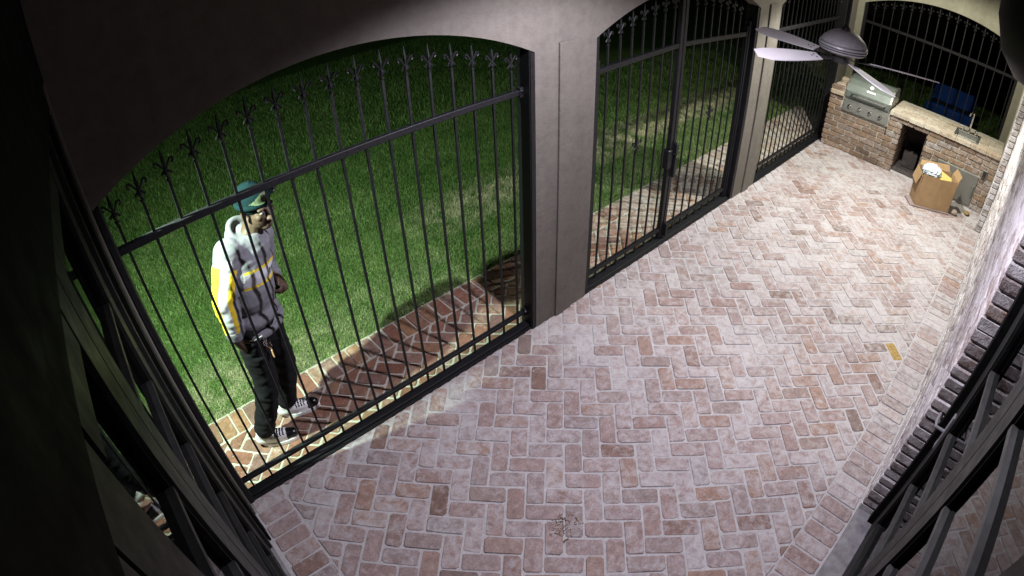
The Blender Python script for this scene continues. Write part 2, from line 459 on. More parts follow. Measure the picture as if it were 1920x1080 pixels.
def soldier(bed, p0, d, n, pitch, length_dir, seed, top=0.0):
    """row of bricks side by side; d = step direction, bricks long along length_dir"""
    rnd = random.Random(seed)
    for i in range(n):
        c = (p0[0]+d[0]*pitch*i, p0[1]+d[1]*pitch*i)
        vi = rnd.randrange(len(VAR)); a = math.atan2(length_dir[1], length_dir[0])+rnd.choice((0, pi))+rnd.uniform(-.02, .02)
        bed.add((c[0]+rnd.uniform(-.003, .003), c[1]+rnd.uniform(-.003, .003), top+rnd.uniform(-.003, .002)), ('h', vi),
                (lambda mb, vi=vi: brick_solid(mb, VAR[vi], 0, .03, rnd=random.Random(vi))), (0, 0, a))

XL, YR, XG, YC, XF = -0.231, -2.572, 7.322, -0.079, 8.07     # left wall, house wall, counter front, arcade face, far wall
CEIL = 2.86
# ---- patio floor
fl = MB().box(XL-.15, XF+.1, YR-.25, 0.0, -.2, -.0055).obj('patio_floor', M['mortar']); tag(fl, kind='structure')
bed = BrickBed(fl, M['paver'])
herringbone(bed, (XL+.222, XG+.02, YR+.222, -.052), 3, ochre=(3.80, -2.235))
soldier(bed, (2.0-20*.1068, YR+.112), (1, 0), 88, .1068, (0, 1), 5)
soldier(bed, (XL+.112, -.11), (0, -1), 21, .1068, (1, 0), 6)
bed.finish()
# ---- brick border outside the gates
bd = MB().box(-3.0, 8.5, .0, .70, -.2, -.007).obj('brick_border_path', M['mortar_tan']); tag(bd, kind='structure')
bed = BrickBed(bd, M['border'])
herringbone(bed, (-.6, 8.5, .025, .468), 9, top=-.001)
soldier(bed, (-.55, .583), (1, 0), 85, .1066, (0, 1), 8, top=-.001)
bed.finish()
# ---- lawn
gx0, gx1, gy0, gy1 = -60, 90, .70, 90
lw = MB(); lw.add([(gx0, .70, -.02), (gx1, .70, -.02), (gx1, 90, -.02), (gx0, 90, -.02)], [(0,1,2,3)])
lw.add([(8.5, .70, -.02), (8.5, -60, -.02), (gx1, -60, -.02), (gx1, .70, -.02)], [(0,1,2,3)])
lw.add([(gx0, -60, -.5), (8.5, -60, -.5), (8.5, .7, -.5), (gx0, .7, -.5)], [(0,1,2,3)])
lwo = lw.obj('lawn', M['lawn']); tag(lwo, kind='structure')
def grass():
    rng = np.random.default_rng(4); P = []
    for (x0, x1, y0, y1, dens, hs) in ((-.6, 3.2, .70, 2.0, 20000, .62), (-.6, 5.0, 2.0, 3.6, 9000, .8), (3.2, 8.3, .70, 2.3, 8000, .75), (-.8, 7.5, 3.6, 8.0, 1800, 1.2), (8.5, 14, -3.0, 2.5, 700, 1.3), (5.0, 11.0, 2.3, 3.6, 2600, 1.1)):
        n = int((x1-x0)*(y1-y0)*dens)
        P.append(np.stack([rng.uniform(x0, x1, n), rng.uniform(y0, y1, n), np.full(n, hs)], 1))
    n = 2600                                             # ragged edge creeping over the bricks
    P.append(np.stack([rng.uniform(-.5, 8, n), .70-np.abs(rng.normal(0, .012, n)), np.full(n, .7)], 1))
    P = np.concatenate(P); n = len(P)
    a = rng.uniform(0, 2*np.pi, n); lean = rng.uniform(.1, .95, n); b = rng.uniform(0, 2*np.pi, n)
    H = P[:, 2]*rng.uniform(.022, .055, n); wd = P[:, 2]*rng.uniform(.0018, .0036, n)
    s = np.stack([np.cos(a), np.sin(a)], 1)*wd[:, None]; ln = np.stack([np.cos(b), np.sin(b)], 1)*(H*lean)[:, None]
    V = np.empty((n, 5, 3))
    V[:, 0, :2] = P[:, :2]-s; V[:, 1, :2] = P[:, :2]+s
    V[:, 2, :2] = P[:, :2]+s*.8+ln*.45; V[:, 3, :2] = P[:, :2]-s*.8+ln*.45; V[:, 4, :2] = P[:, :2]+ln*1.25
    V[:, 0, 2] = V[:, 1, 2] = -.022; V[:, 2, 2] = V[:, 3, 2] = -.02+H*.65; V[:, 4, 2] = -.02+H*(1.05-lean*.35)
    me = bpy.data.meshes.new('grass'); me.vertices.add(n*5); me.vertices.foreach_set('co', V.ravel())
    me.loops.add(n*7); me.polygons.add(n*2)
    i0 = np.arange(n)*5
    li = np.stack([i0, i0+1, i0+2, i0+3, i0+3, i0+2, i0+4], 1).ravel()
    me.loops.foreach_set('vertex_index', li)
    ls = np.stack([np.arange(n)*7, np.arange(n)*7+4], 1).ravel()
    me.polygons.foreach_set('loop_start', ls)
    me.update(calc_edges=True); me.materials.append(M['grass']); me.validate()
    tag(link('grass', me), kind='stuff')
grass()

# ------------------------------------------------------------------ ceiling
ce = MB().box(XL-.6, XF+.4, YR-1.2, .18, CEIL, CEIL+.2).obj('ceiling', M['plaster']); tag(ce, kind='structure')

# ------------------------------------------------------------------ arcade wall with three arched openings
def arch_pts(a, b, zs, rise, n=24):
    h = (b-a)/2; r = (h*h+rise*rise)/(2*rise); c = (a+b)/2; cz = zs+rise-r; t0 = math.asin(h/r)
    return [(c+r*sin(-t0+2*t0*i/n), cz+r*cos(-t0+2*t0*i/n)) for i in range(n+1)]
def arch_strip(mb, ax, f, a, b, zs, rise, ztop, t0, t1, n=24):
    """wall above an arch, built as a strip of blocks; f(along, across, z)"""
    p = arch_pts(a, b, zs, rise, n)
    vs = []
    for (s_, z) in p:
        vs += [f(s_, t0, z), f(s_, t1, z), f(s_, t1, ztop), f(s_, t0, ztop)]
    fs = []
    for i in range(n):
        A = i*4; B = A+4
        fs += [(A, B, B+3, A+3), (A+1, A+2, B+2, B+1), (A, A+1, B+1, B)]
    mb.add(vs, fs)
OPEN = [(XL, 2.061), (2.578, 4.858), (5.345, 7.64)]
SPR, RISE = 1.975, .268
YB = .03
wall = MB(); f = lambda s_, t, z: (s_, t, z)
for (a, b) in OPEN: arch_strip(wall, 0, f, a, b, SPR, RISE, CEIL, YC, YB)
for (a, b) in ((XL-.30, XL), (2.061, 2.578), (4.858, 5.345), (7.64, XF)):
    wall.add([(a,YC,-.02),(b,YC,-.02),(b,YB,-.02),(a,YB,-.02),(a,YC,CEIL),(b,YC,CEIL),(b,YB,CEIL),(a,YB,CEIL)],
             [(0,1,5,4),(1,2,6,5),(2,3,7,6),(3,0,4,7)])
arc = wall.obj('arcade_wall', M['stucco']); tag(arc, 'taupe stucco arcade wall with three arched openings along the lawn', 'wall')
for (a, b) in ((2.246, 2.405), (5.055, 5.20)):
    MB().bbox(a, b, YC-.016, YC+.01, -.01, 2.0, .003).obj('pilaster', M['stucco'], arc)

# ------------------------------------------------------------------ iron work
def finial_mesh():
    mb = MB()
    mb.lathe([(.004,0),(.011,.004),(.011,.012),(.005,.016),(.006,.022),(.012,.034),(.012,.042),(.006,.050),(.005,.058)], 8)
    mb.lathe([(.004,.056),(.009,.085),(.007,.105),(.001,.150)], 6)
    for sg in (-1, 1):
        mb.tube([(sg*.003,0,.050),(sg*.016,0,.072),(sg*.030,0,.092),(sg*.040,0,.094),(sg*.043,0,.080),(sg*.036,0,.072)], [.004,.005,.006,.006,.005,.006], 5)
        mb.tube([(sg*.004,0,.052),(sg*.016,0,.040),(sg*.022,0,.030)], [.004,.005,.006], 5)
    mb.tube([(0,-.012,.046),(0,.012,.046)], .007, 6)
    return mb.mesh('finial', M['iron'])
FIN = finial_mesh()
def iron_bar(parent, x, y, z0, z1, w=.0125, rot=0.0, fin=True):
    o = MB().box(-w/2, w/2, -w/2, w/2, 0, z1-z0).obj('bar', M['iron'], parent, loc=(x, y, z0))
    if fin:
        g = bpy.data.objects.new('finial', FIN); COL.objects.link(g); g.parent = o; g.location = (0, 0, z1-z0-.004); g.rotation_euler = (0, 0, rot)
    return o
def tipz(x, a, b): 
    c = (a+b)/2; h = (b-a)/2; return 1.975+.215*max(0, 1-((x-c)/h)**2)
# gate 1: fixed panel
g1 = thing('iron_fence', (.915, 0, 0), 'black iron panel with fleur de lis spears in the arch where the man stands', 'fence', 'iron panels closing the arches')
for i in range(17):
    x = -.1542+.1318*i
    iron_bar(g1, x, 0, .028, tipz(x, -.25, 2.08)-.155)
a, b = OPEN[0]
MB().bbox(a+.03, b-.03, -.016, .016, 1.717, 1.751, .003).obj('top_rail', M['iron'], g1)
MB().bbox(a+.03, b-.03, -.015, .015, .112, .142, .003).obj('bottom_rail', M['iron'], g1)
ch = MB(); ch.bbox(a+.01, b-.005, -.048, .014, -.012, .028, .003); ch.box(a+.01, b-.005, -.070, -.0475, -.012, .008); ch.obj('track_channel', M['iron'], g1)
for (x0, x1) in ((a+.002, a+.034), (b-.036, b-.002)):
    q = MB(); q.bbox(x0, x1, -.072, .038, -.01, SPR+.015, .003)
    q.box(x0+.004, x1-.004, -.078, -.0725, -.01, SPR); q.obj('post', M['iron'], g1)
for z in (.128, 1.735):
    MB().bbox(b-.062, b-.034, -.022, .022, z-.03, z+.03, .003).obj('bracket', M['iron'], g1)
    MB().tube([(b-.048, -.022, z+.008), (b-.048, -.030, z+.008)], .008, 8).obj('bolt', M['chrome'], g1)
# gate 2: double leaf
g2 = thing('iron_gate', (3.72, 0, 0), 'black iron double gate with lock box in the middle arch', 'gate')
a, b = OPEN[1]
lay = [(2.7834+.127*i) for i in range(7)] + [(3.8516+.127*i) for i in range(7)]
for x in lay: iron_bar(g2, x, 0, .03, tipz(x, a+.05, b-.05)-.155)
for (x0, x1, zz0, zz1) in ((2.66, 3.63, 1.735, 1.775), (3.70, 4.79, 1.775, 1.735)):
    for (h0, h1, hh) in ((zz0, zz1, .036), (.128, .128, .03)):
        MB().bar((x0, 0, h0-.018), (x1, 0, h1-.018), .03, hh).obj('rail', M['iron'], g2)
for x in (2.672, 3.640, 3.690, 4.775):
    MB().bbox(x-.019, x+.019, -.019, .019, .012, tipz(x, a+.05, b-.05)-.04 if 3 < x < 4.5 else 1.80, .003).obj('stile', M['iron'], g2)
for (x0, x1) in ((a+.002, a+.036), (b-.038, b-.002)):
    q = MB(); q.bbox(x0, x1, -.072, .05, -.01, SPR+.01, .003); q.obj('post', M['iron'], g2)
    q = MB(); xc = x0+.06 if x0 < 3 else x1-.06
    q.bbox(xc-.022, xc+.022, -.03, .03, -.01, 1.85, .003); q.obj('hinge_post', M['iron'], g2)
ch = MB(); ch.bbox(a+.01, b-.01, -.050, .03, -.012, .022, .003); ch.box(a+.01, b-.01, -.072, -.0495, -.012, .006); ch.obj('threshold', M['iron'], g2)
lk = MB(); lk.bbox(3.592, 3.660, -.030, .030, .71, .88, .006); lb = lk.obj('lock_box', M['iron'], g2)
MB().tube([(3.655, -.036, .84), (3.655, -.075, .84), (3.62, -.085, .83)], .008, 8).obj('handle', M['iron'], lb)
MB().bbox(3.672, 3.708, -.05, -.022, .62, .93, .004).obj('strike_plate', M['iron'], g2)
MB().bbox(3.665, 3.69, -.055, -.020, .04, .17, .004).obj('drop_bolt', M['iron'], g2)
for x in (2.7834+.127*3, 3.8516+.127*3):
    o = bpy.data.objects.new('rosette', FIN); COL.objects.link(o); o.parent = g2; o.location = Vector((x, -.008, .99))-g2.location; o.scale = (1.2, 1.2, 1.0)
# gate 3: fixed panel at the far end
g3 = thing('iron_fence', (6.5, 0, 0), 'black iron panel in the last arch beside the brick counter', 'fence', 'iron panels closing the arches')
a, b = OPEN[2]; n3 = 17
for i in range(n3):
    x = a+.11+(b-a-.22)*i/(n3-1)
    iron_bar(g3, x, 0, .028, tipz(x, a, b)-.155)
MB().bbox(a+.03, b-.03, -.016, .016, 1.66, 1.70, .003).obj('top_rail', M['iron'], g3)
MB().bbox(a+.03, b-.03, -.015, .015, .112, .142, .003).obj('bottom_rail', M['iron'], g3)
ch = MB(); ch.bbox(a+.01, b-.005, -.048, .014, -.012, .028, .003); ch.box(a+.01, b-.005, -.085, -.0475, -.012, .012); ch.obj('track_channel', M['iron'], g3)
for (x0, x1) in ((a+.002, a+.034), (b-.060, b-.002)):
    MB().bbox(x0, x1, -.072, .045, -.01, SPR+.015, .003).obj('post', M['iron'], g3)
# ------------------------------------------------------------------ far wall with its arch and railing
fw = MB(); fy = lambda s_, t, z: (t, s_, z)
ya, yb = -2.40, -.17
arch_strip(fw, 1, fy, ya, yb, 1.91, .235, CEIL, XF, XF+.24)
for (y0, y1) in ((YR-.1, ya), (yb, .16)):
    x0 = XF+.001
    fw.add([(x0,y0,-.02),(x0+.24,y0,-.02),(x0+.24,y1,-.02),(x0,y1,-.02),(x0,y0,CEIL),(x0+.24,y0,CEIL),(x0+.24,y1,CEIL),(x0,y1,CEIL)], [(0,1,5,4),(1,2,6,5),(2,3,7,6),(3,0,4,7)])
fwo = fw.obj('end_wall', M['stucco_cream']); tag(fwo, 'cream stucco end wall with an arch over the grill counter', 'wall')
g4 = thing('iron_fence', (XF+.07, -1.28, 0), 'black iron railing in the end arch behind the grill counter', 'fence', 'iron panels closing the arches')
for i in range(17):
    y = -.318-.1255*i
    if y < ya+.05: break
    iron_bar(g4, XF+.06, y, .3, 1.91+.215*max(0, 1-((y+1.285)/1.115)**2)-.135, .0125, pi/2)
MB().bar((XF+.06, yb-.01, 1.66), (XF+.06, ya+.01, 1.60), .03, .036).obj('top_rail', M['iron'], g4)
MB().bar((XF+.06, yb-.01, .32), (XF+.06, ya+.01, .32), .03, .03).obj('bottom_rail', M['iron'], g4)
for y in (yb-.022, ya+.022): MB().bbox(XF+.03, XF+.09, y-.02, y+.02, 0, 1.93, .003).obj('post', M['iron'], g4)

# ------------------------------------------------------------------ house brick wall on the right
def row_bricks(a, b, off, L=.2025, J=.0095):
    """intervals of a course from a to b, first brick shifted by off"""
    out = []; s0 = a-off
    while s0 < b:
        e0, e1 = max(a, s0), min(b, s0+L)
        if e1-e0 > .03: out.append((e0, e1))
        s0 += L+J
    return out
hw = MB(); hw.box(2.312, 6.80, YR-.100, YR-.007, -.02, CEIL); hw.box(2.312, 6.80, YR-.45, YR-.14, -.02, CEIL)
hwo = hw.obj('brick_wall', M['mortar']); tag(hwo, 'house brick wall lit at a steep angle on the right of the patio', 'wall')
bed = BrickBed(hwo, M['wallbrick'], 300)
rnd = random.Random(21); zc = 0.0; r_ = 0
while zc < CEIL-.06:
    for (a0, a1) in row_bricks(2.30, 6.745, .106 if r_ % 2 else 0):
        h = .0605+rnd.uniform(-.002, .002); px = rnd.uniform(-.0035, .004)
        c = ((a0+a1)/2, YR-.052+px, zc+.031); hl = (a1-a0)/2-rnd.uniform(0, .003)
        sz = max(1e-6, view_size(c)); dd = (Vector(c)-CAM).length
        sz = (1/dd**2)*(1.0 if a0 < 2.31 else abs(YR-CAM.y)/dd*1.0) if view_size(c) > 0 else 0
        if a0 < 2.31: sz += 1
        def bb(mb, hl=hl, h=h, s=rnd.random()):
            q = random.Random(s); poly = [(x, z) for x, z in worn_outline(2*hl, h, q, .0025, .006)]
            brick_solid(mb, poly, .051, .102, .004, frame=lambda v: (v[0], v[2], v[1]), rnd=q)
        bed.add(c, None, bb, None, None, sz)
    zc += .0715; r_ += 1
bed.finish()
# pier closing the wall at the counter
pr = MB().box(6.765, XF-.004, YR-.05, -2.497, -.02, CEIL).obj('brick_pier', M['mortar_tan']); tag(pr, 'narrow dark brick pier between the counter and the house wall', 'pier')
bed = BrickBed(pr, M['wallbrick'], 300); zc = 0.0; r_ = 0
while zc < CEIL-.06:
    for (y0, y1) in ((YR+.004, -2.494),):
        c = (6.805, (y0+y1)/2, zc+.031)
        def bb(mb, s=rnd.random(), hl=(y1-y0)/2):
            q = random.Random(s); brick_solid(mb, worn_outline(2*hl, .06, q, .002, .005), .052, .09, .004, frame=lambda v: (-v[2], v[0], v[1]), rnd=q)
        bed.add(c, None, bb, None, None, .5)
    if r_ < 26:
        for (a0, a1) in row_bricks(6.86, XG, .1 if r_ % 2 else 0):
            c = ((a0+a1)/2, -2.50, zc+.031)
            def bb(mb, s=rnd.random(), hl=(a1-a0)/2):
                q = random.Random(s); brick_solid(mb, worn_outline(2*hl, .06, q, .002, .005), .006, .02, .003, frame=lambda v: (v[0], v[2], v[1]), rnd=q)
            bed.add(c, None, bb, None, None, .3)
    zc += .0715; r_ += 1
bed.finish()

# ------------------------------------------------------------------ doors
def french_door(name, label, org, ux, depth_dir, layout, z1, muntin_z, sill=.02, handle=None, mm=None):
    """layout = list of (kind, s0, s1) along ux; depth_dir points out of the building"""
    t = thing(name, org, label, 'door'); O = Vector(org); U = Vector(ux); D = Vector(depth_dir)
    def P(s_, d, z): return O+U*s_+D*d+Vector((0,0,z))
    def blk(nm, s0, s1, d0, d1, z0, z1_, mat, parent=t):
        mb = MB(); vs = [P(s_, d, z) for z in (z0, z1_) for (s_, d) in ((s0,d0),(s1,d0),(s1,d1),(s0,d1))]
        mb.add(vs, [(0,3,2,1),(4,5,6,7),(0,1,5,4),(1,2,6,5),(2,3,7,6),(3,0,4,7)]); return mb.obj(nm, mat, parent)
    smin = min(q[1] for q in layout); smax = max(q[2] for q in layout)
    for kind, s0, s1 in layout:
        if kind == 'frame':
            blk('frame', s0, s1, -.10, .035, 0, z1, M['bronze'])
        elif kind == 'step':
            blk('frame_step', s0, s1, -.10, .018, 0, z1, M['bronze_grey'])
        elif kind == 'stile':
            st = blk('stile', s0, s1, -.045, 0, .02, z1-.03, M['bronze_grey'])
            blk('stile_bead', s0-.012, s0+.0, -.05, -.012, .12, z1-.16, M['bronze'], st); blk('stile_bead', s1, s1+.012, -.05, -.012, .12, z1-.16, M['bronze'], st)
        elif kind == 'glass':
            blk('pane', s0, s1, -.034, -.028, .12, z1-.15, M['glass'])
            for z in muntin_z: blk('muntin', s0, s1, -.0275, -.006, z-.013, z+.013, M[mm or 'muntin'])
            blk('bottom_rail', s0, s1, -.045, -.001, .02, .20, M['bronze_grey']); blk('top_rail', s0, s1, -.045, -.001, z1-.15, z1-.03, M['bronze_grey'])
        elif kind == 'vmuntin':
            blk('muntin', s0, s1, -.0265, -.004, .20, z1-.15, M['bronze_grey'])
    blk('head', smin, smax, -.10, .03, z1+.001, z1+.08, M['bronze'])
    blk('sill', smin, smax, -.10, sill, -.02, .018, M['sill'])
    if handle is not None:
        s_, z = handle
        hp = blk('handle_plate', s_-.02, s_+.02, .0005, .008, z-.11, z+.11, M['fan_grey'])
        MB().tube([P(s_, .008, z), P(s_, .055, z), P(s_-.03, .060, z), P(s_-.12, .055, z-.01)], .009, 8).obj('lever', M['fan_grey'], hp)
    return t
# right: set into the house wall
DY = -2.70
rl = [('frame', 0, .055), ('stile', .06, .165)]
s0 = .165
rl += [('glass', .177, .73), ('stile', .742, .85), ('stile', .858, .965), ('glass', .977, 1.62), ('stile', 1.632, 1.74), ('glass', 1.76, 2.25), ('frame', 2.26, 2.31)]
french_door('french_door', 'dark bronze glazed double door in the brick wall at the lower right', (2.298, DY, 0), (-1, 0, 0), (0, 1, 0), rl, 2.38, [.58, .98, 1.38, 1.78], sill=.125, handle=(.11, .93))
rb = MB(); rb.box(-.3, 2.40, -4.6, -4.5, -.02, CEIL); rb.box(2.313, 2.40, -4.5, YR-.455, -.02, CEIL); rb.box(-.3, -.2, -4.5, -2.93, -.02, CEIL); rb.box(-.2, 2.31, -4.5, -2.83, -.03, -.02)
tag(rb.obj('room_interior', M['dark_room']), kind='structure')
lw2 = MB(); lw2.box(XL-.3, -.02, YR-.35, YR-.001, -.02, CEIL); lw2.box(-.02, 2.299, DY-.12, YR-.001, 2.462, CEIL)
tag(lw2.obj('brick_wall', M['wallbrick']), 'brick wall over and beside the glazed door under the camera', 'wall')
# left: end of the patio
ll = [('step', .06, .16), ('frame', .165, .27), ('step', .275, .33), ('stile', .34, .47), ('glass', .482, 1.04), ('stile', 1.052, 1.17), ('stile', 1.18, 1.30), ('glass', 1.312, 1.60), ('stile', 1.63, 1.80), ('glass', 1.812, 2.20), ('frame', 2.21, 2.45)]
french_door('french_door', 'dark bronze glazed doors along the unlit left edge beside the iron panel', (XL-.036, -.10, 0), (0, -1, 0), (1, 0, 0), ll, 2.42, [.45, .80, 1.15, 1.50, 1.85], mm='bronze_grey')
lwl = MB(); lwl.box(XL-.3, XL, -.155, YC-.001, -.02, 2.505); lwl.box(XL-.3, XL, YR, YC-.001, 2.5055, CEIL, 1)  # upper part takes the near-black colour to stand in for lens vignetting
tag(lwl.obj('end_return_wall', [M['jamb'], M['bronze']]), 'return wall joining the left doors to the first arch', 'wall')
rb = MB(); rb.box(-2.3, -2.2, YR-.3, YC, -.02, CEIL); rb.box(-2.2, -.53, YC-.12, YC-.06, -.02, CEIL); rb.box(-2.2, -.38, YR-.3, YR-.2, -.02, CEIL); rb.box(-2.2, -.38, YR-.2, YC-.12, -.03, -.02); rb.box(-2.2,-.54,YR-.2,YC-.12,CEIL,CEIL+.02)
tag(rb.obj('room_interior', M['dark_room']), kind='structure')

# ------------------------------------------------------------------ outdoor kitchen
CT = .735                                            # underside of the paver top
bc = thing('brick_counter', (XG+.3, -1.3, 0), 'brick outdoor kitchen counter with a pale brick top at the far end', 'counter')
yl, yr2 = -.135, -2.492
co = MB()
co.box(XG+.012, XF-.02, -1.175+.012, -.33-.64-.0, 0, CT-.006)                 # between grill and cut-out
co.box(XG+.012, XF-.02, -.985, -.332, 0, .548)                               # under the grill
co.box(XG+.012, XF-.02, -.330, yl-.012, 0, CT-.006)
co.box(XG+.012, XF-.02, yr2, -1.52-.012, 0, CT-.006)
co.box(XG+.62, XF-.02, -1.520, -1.1765, 0, CT-.006)
co.box(XG+.012, XG+.62, -1.5195, -1.1775, .675, CT-.006)
co.obj('core', M['mortar_tan'], bc)
bed = BrickBed(bc, M['counterbrick'], 300); zc = 0.004; r_ = 0; rnd = random.Random(5)
while zc+.06 < CT+.01:
    segs = [(yr2, -1.52), (-1.175, yl)] if zc+.05 < .675 else [(yr2, yl)]
    if zc+.045 > .55:                                 # leave the grill's place free
        segs = [q for a, b in segs for q in (((a, min(b, -.985)), (max(a, -.325), b)) if b > -.9 else ((a, b),))]
    if zc < .43:
        segs = [q for a, b in segs for q in (((a, -2.325), (-1.745, b)) if a < -2.0 and b > -1.8 and b < -1.4 else ((a, b),))]
    for a, b in segs:
        if b-a < .03: continue
        for (q0, q1) in row_bricks(a, b, (.106 if r_ % 2 else 0)+rnd.uniform(-.02, .02)):
            c = (XG+.05+rnd.uniform(-.004, .004), (q0+q1)/2, zc+.031)
            def bb(mb, s=rnd.random(), hl=(q1-q0)/2):
                q = random.Random(s); brick_solid(mb, worn_outline(2*hl, .0595, q, .0035, .009), .05, .06, .005, frame=lambda v: (-v[2], v[0], v[1]), rnd=q)
            bed.add(c, None, bb, None, None, 1.0)
    if zc+.05 < .675:
        for (q0, q1) in row_bricks(XG+.03, XG+.60, .1 if r_ % 2 else 0):
            c = ((q0+q1)/2, -1.1685, zc+.031)
            def bb(mb, s=rnd.random(), hl=(q1-q0)/2):
                q = random.Random(s); brick_solid(mb, worn_outline(2*hl, .0595, q, .003, .006), .007, .02, .004, frame=lambda v: (v[0], -v[2], v[1]), rnd=q)
            bed.add(c, None, bb, None, None, .9)
    zc += .0735; r_ += 1
bed.finish()
MB().bbox(XG+.36, XG+.58, -1.44, -1.24, .005, .26, .01).obj('stacked_block', M['recess_shade'], bc)
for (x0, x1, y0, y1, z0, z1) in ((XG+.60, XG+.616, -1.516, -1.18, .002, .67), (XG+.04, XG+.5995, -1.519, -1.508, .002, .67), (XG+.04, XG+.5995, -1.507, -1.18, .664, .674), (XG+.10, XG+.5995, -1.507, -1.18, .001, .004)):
    MB().box(x0, x1, y0, y1, z0, z1).obj('shade_lining', M['recess_shade'], bc)  # dark sheets standing in for the shade of the cut-out
# paver top, laid in rows along the counter
bed = BrickBed(bc, M['topbrick'], 300); rnd = random.Random(15)
SX0, SX1, SY0, SY1 = XG+.06, XG+.44, -2.15, -1.84    # sink opening
for r_ in range(6):
    x0 = XG-.028+r_*.1085; segs = [(yr2, -.985), (-.325, yl)]
    if x0+.06 > SX0 and x0+.04 < SX1: segs = [(yr2, SY0-.004), (SY1+.004, -.985), (-.325, yl)]
    for a, b in segs:
        for (q0, q1) in row_bricks(a, b, (.106 if r_ % 2 else .02)):
            c = (x0+.05, (q0+q1)/2, CT+.048+rnd.uniform(-.002, .002))
            def bb(mb, s=rnd.random(), hl=(q1-q0)/2):
                q = random.Random(s); brick_solid(mb, worn_outline(.102, 2*hl, q, .002, .005), 0, .052, .004, rnd=q)
            bed.add(c, None, bb, None, None, 1.0)
bed.finish()
for (x0, x1, y0, y1) in ((XG-.022, XF-.03, yl-.004, -.324), (XG-.022, XF-.03, SY1+.002, -.990), (XG-.022, XF-.03, yr2+.004, SY0-.002), (XG-.022, SX0-.002, SY0-.0015, SY1+.0015), (SX1+.002, XF-.03, SY0-.0015, SY1+.0015)):
    MB().box(x0, x1, min(y0, y1), max(y0, y1), CT+.001, CT+.0425).obj('bedding_mortar', M['mortar_tan'], bc)
# access doors and outlet
for (y0, y1) in ((-2.318, -2.048), (-2.042, -1.752)):
    d = MB().bbox(XG-.006, XG+.012, y0, y1, .03, .425, .004).obj('access_door', M['door_steel'], bc)
    MB().bbox(XG-.022, XG-.0065, y0+.02 if y0 < -2.2 else y1-.035, y0+.035 if y0 < -2.2 else y1-.02, .15, .30, .003).obj('pull', M['steel'], d)
MB().bbox(XG-.020, XG+.004, -2.40, -2.335, .44, .545, .005).obj('electrical_outlet', M['steel'], bc)
MB().bbox(XG-.026, XG-.0205, -2.39, -2.345, .45, .535, .003).obj('outlet_cover', M['black_plastic'], bc)

# sink with its tap
sk = thing('bar_sink', (XG+.25, -1.995, CT+.05), 'small steel bar sink with a tall tap set in the counter', 'sink')
q = MB(); z = CT+.058
q.bbox(SX0-.012, SX1+.012, SY0-.012, SY0+.014, z-.012, z, .003); q.bbox(SX0-.012, SX1+.012, SY1-.014, SY1+.012, z-.012, z, .003)
q.bbox(SX0-.012, SX0+.014, SY0+.0145, SY1-.0145, z-.012, z, .003); q.bbox(SX1-.085, SX1+.012, SY0+.0145, SY1-.0145, z-.012, z, .003)
q.obj('rim', M['steel'], sk)
q = MB(); q.add([(SX0+.014,SY0+.014,z-.011),(SX1-.085,SY0+.014,z-.011),(SX1-.085,SY1-.014,z-.011),(SX0+.014,SY1-.014,z-.011),(SX0+.03,SY0+.03,z-.14),(SX1-.10,SY0+.03,z-.14),(SX1-.10,SY1-.03,z-.14),(SX0+.03,SY1-.03,z-.14)],
                [(4,5,6,7),(0,1,5,4),(1,2,6,5),(2,3,7,6),(3,0,4,7)]); q.obj('basin', M['steel'], sk)
tx, ty = SX1-.04, -1.995
MB().lathe([(.028,0),(.028,.012),(.016,.022)], 16, (tx, ty, z)).obj('tap_base', M['chrome'], sk)
MB().tube([(tx,ty,z+.02),(tx,ty,z+.24),(tx-.012,ty+.004,z+.262),(tx-.10,ty+.03,z+.275),(tx-.135,ty+.04,z+.262),(tx-.145,ty+.043,z+.235)], .011, 10).obj('spout', M['chrome'], sk)
for sg in (-1, 1):
    MB().tube([(tx,ty+sg*.085,z),(tx,ty+sg*.085,z+.04),(tx-.004,ty+sg*.092,z+.055),(tx-.015,ty+sg*.14,z+.06)], [.014,.012,.010,.007], 8).obj('tap_handle', M['chrome'], sk)

# gas grill
gg = thing('gas_grill', (XG+.25, -.655, .55), 'built in steel gas grill with closed lid and four knobs', 'grill')
ga, gb = -.975, -.335
q = MB(); q.prism([(XG-.018,.553),(XG-.012,.565),(XG+.032,.715),(XG+.46,.715),(XG+.46,.553)], 1, ga, gb); q.obj('body', M['steel'], gg)
cp = MB(); cp.prism([(XG-.026,.560),(XG-.019,.557),(XG+.024,.712),(XG+.017,.715)], 1, ga+.004, gb-.004); cpo = cp.obj('control_panel', M['steel'], gg)
nrm = Vector((-.155, 0, .043)).normalized()
for y in (-.43, -.573, -.717, -.862):
    c0 = Vector((XG-.003, y, .628)); kb = MB()
    kb.tube([c0, c0+nrm*.006, c0+nrm*.0065, c0+nrm*.03, c0+nrm*.034], [.027,.027,.021,.019,.014], 18); ko = kb.obj('knob', M['chrome'], gg)
    MB().bar(c0+nrm*.034+Vector((0,0,.0)), c0+nrm*.036+Vector((.004,0,.016)), .005, .004).obj('pointer', M['black_plastic'], ko)
prof = [(XG+.030,.722),(XG+.022,.745),(XG+.030,.82),(XG+.075,.905),(XG+.15,.965),(XG+.26,.995),(XG+.38,.985),(XG+.45,.94),(XG+.46,.722)]
lid = MB().prism(prof, 1, ga+.035, gb-.012).obj('lid', M['steel_lid'], gg)
for (y0, y1) in ((ga+.010, ga+.0345), (gb-.0115, gb+.004)):
    cpf = [(x+(.012 if x > XG+.2 else -.012), zz+(.012 if zz > .75 else 0)) for x, zz in prof]
    MB().prism(cpf, 1, y0, y1).obj('lid_end_cap', M['steel'], gg)
hd = MB(); hy0, hy1 = -.89, -.43
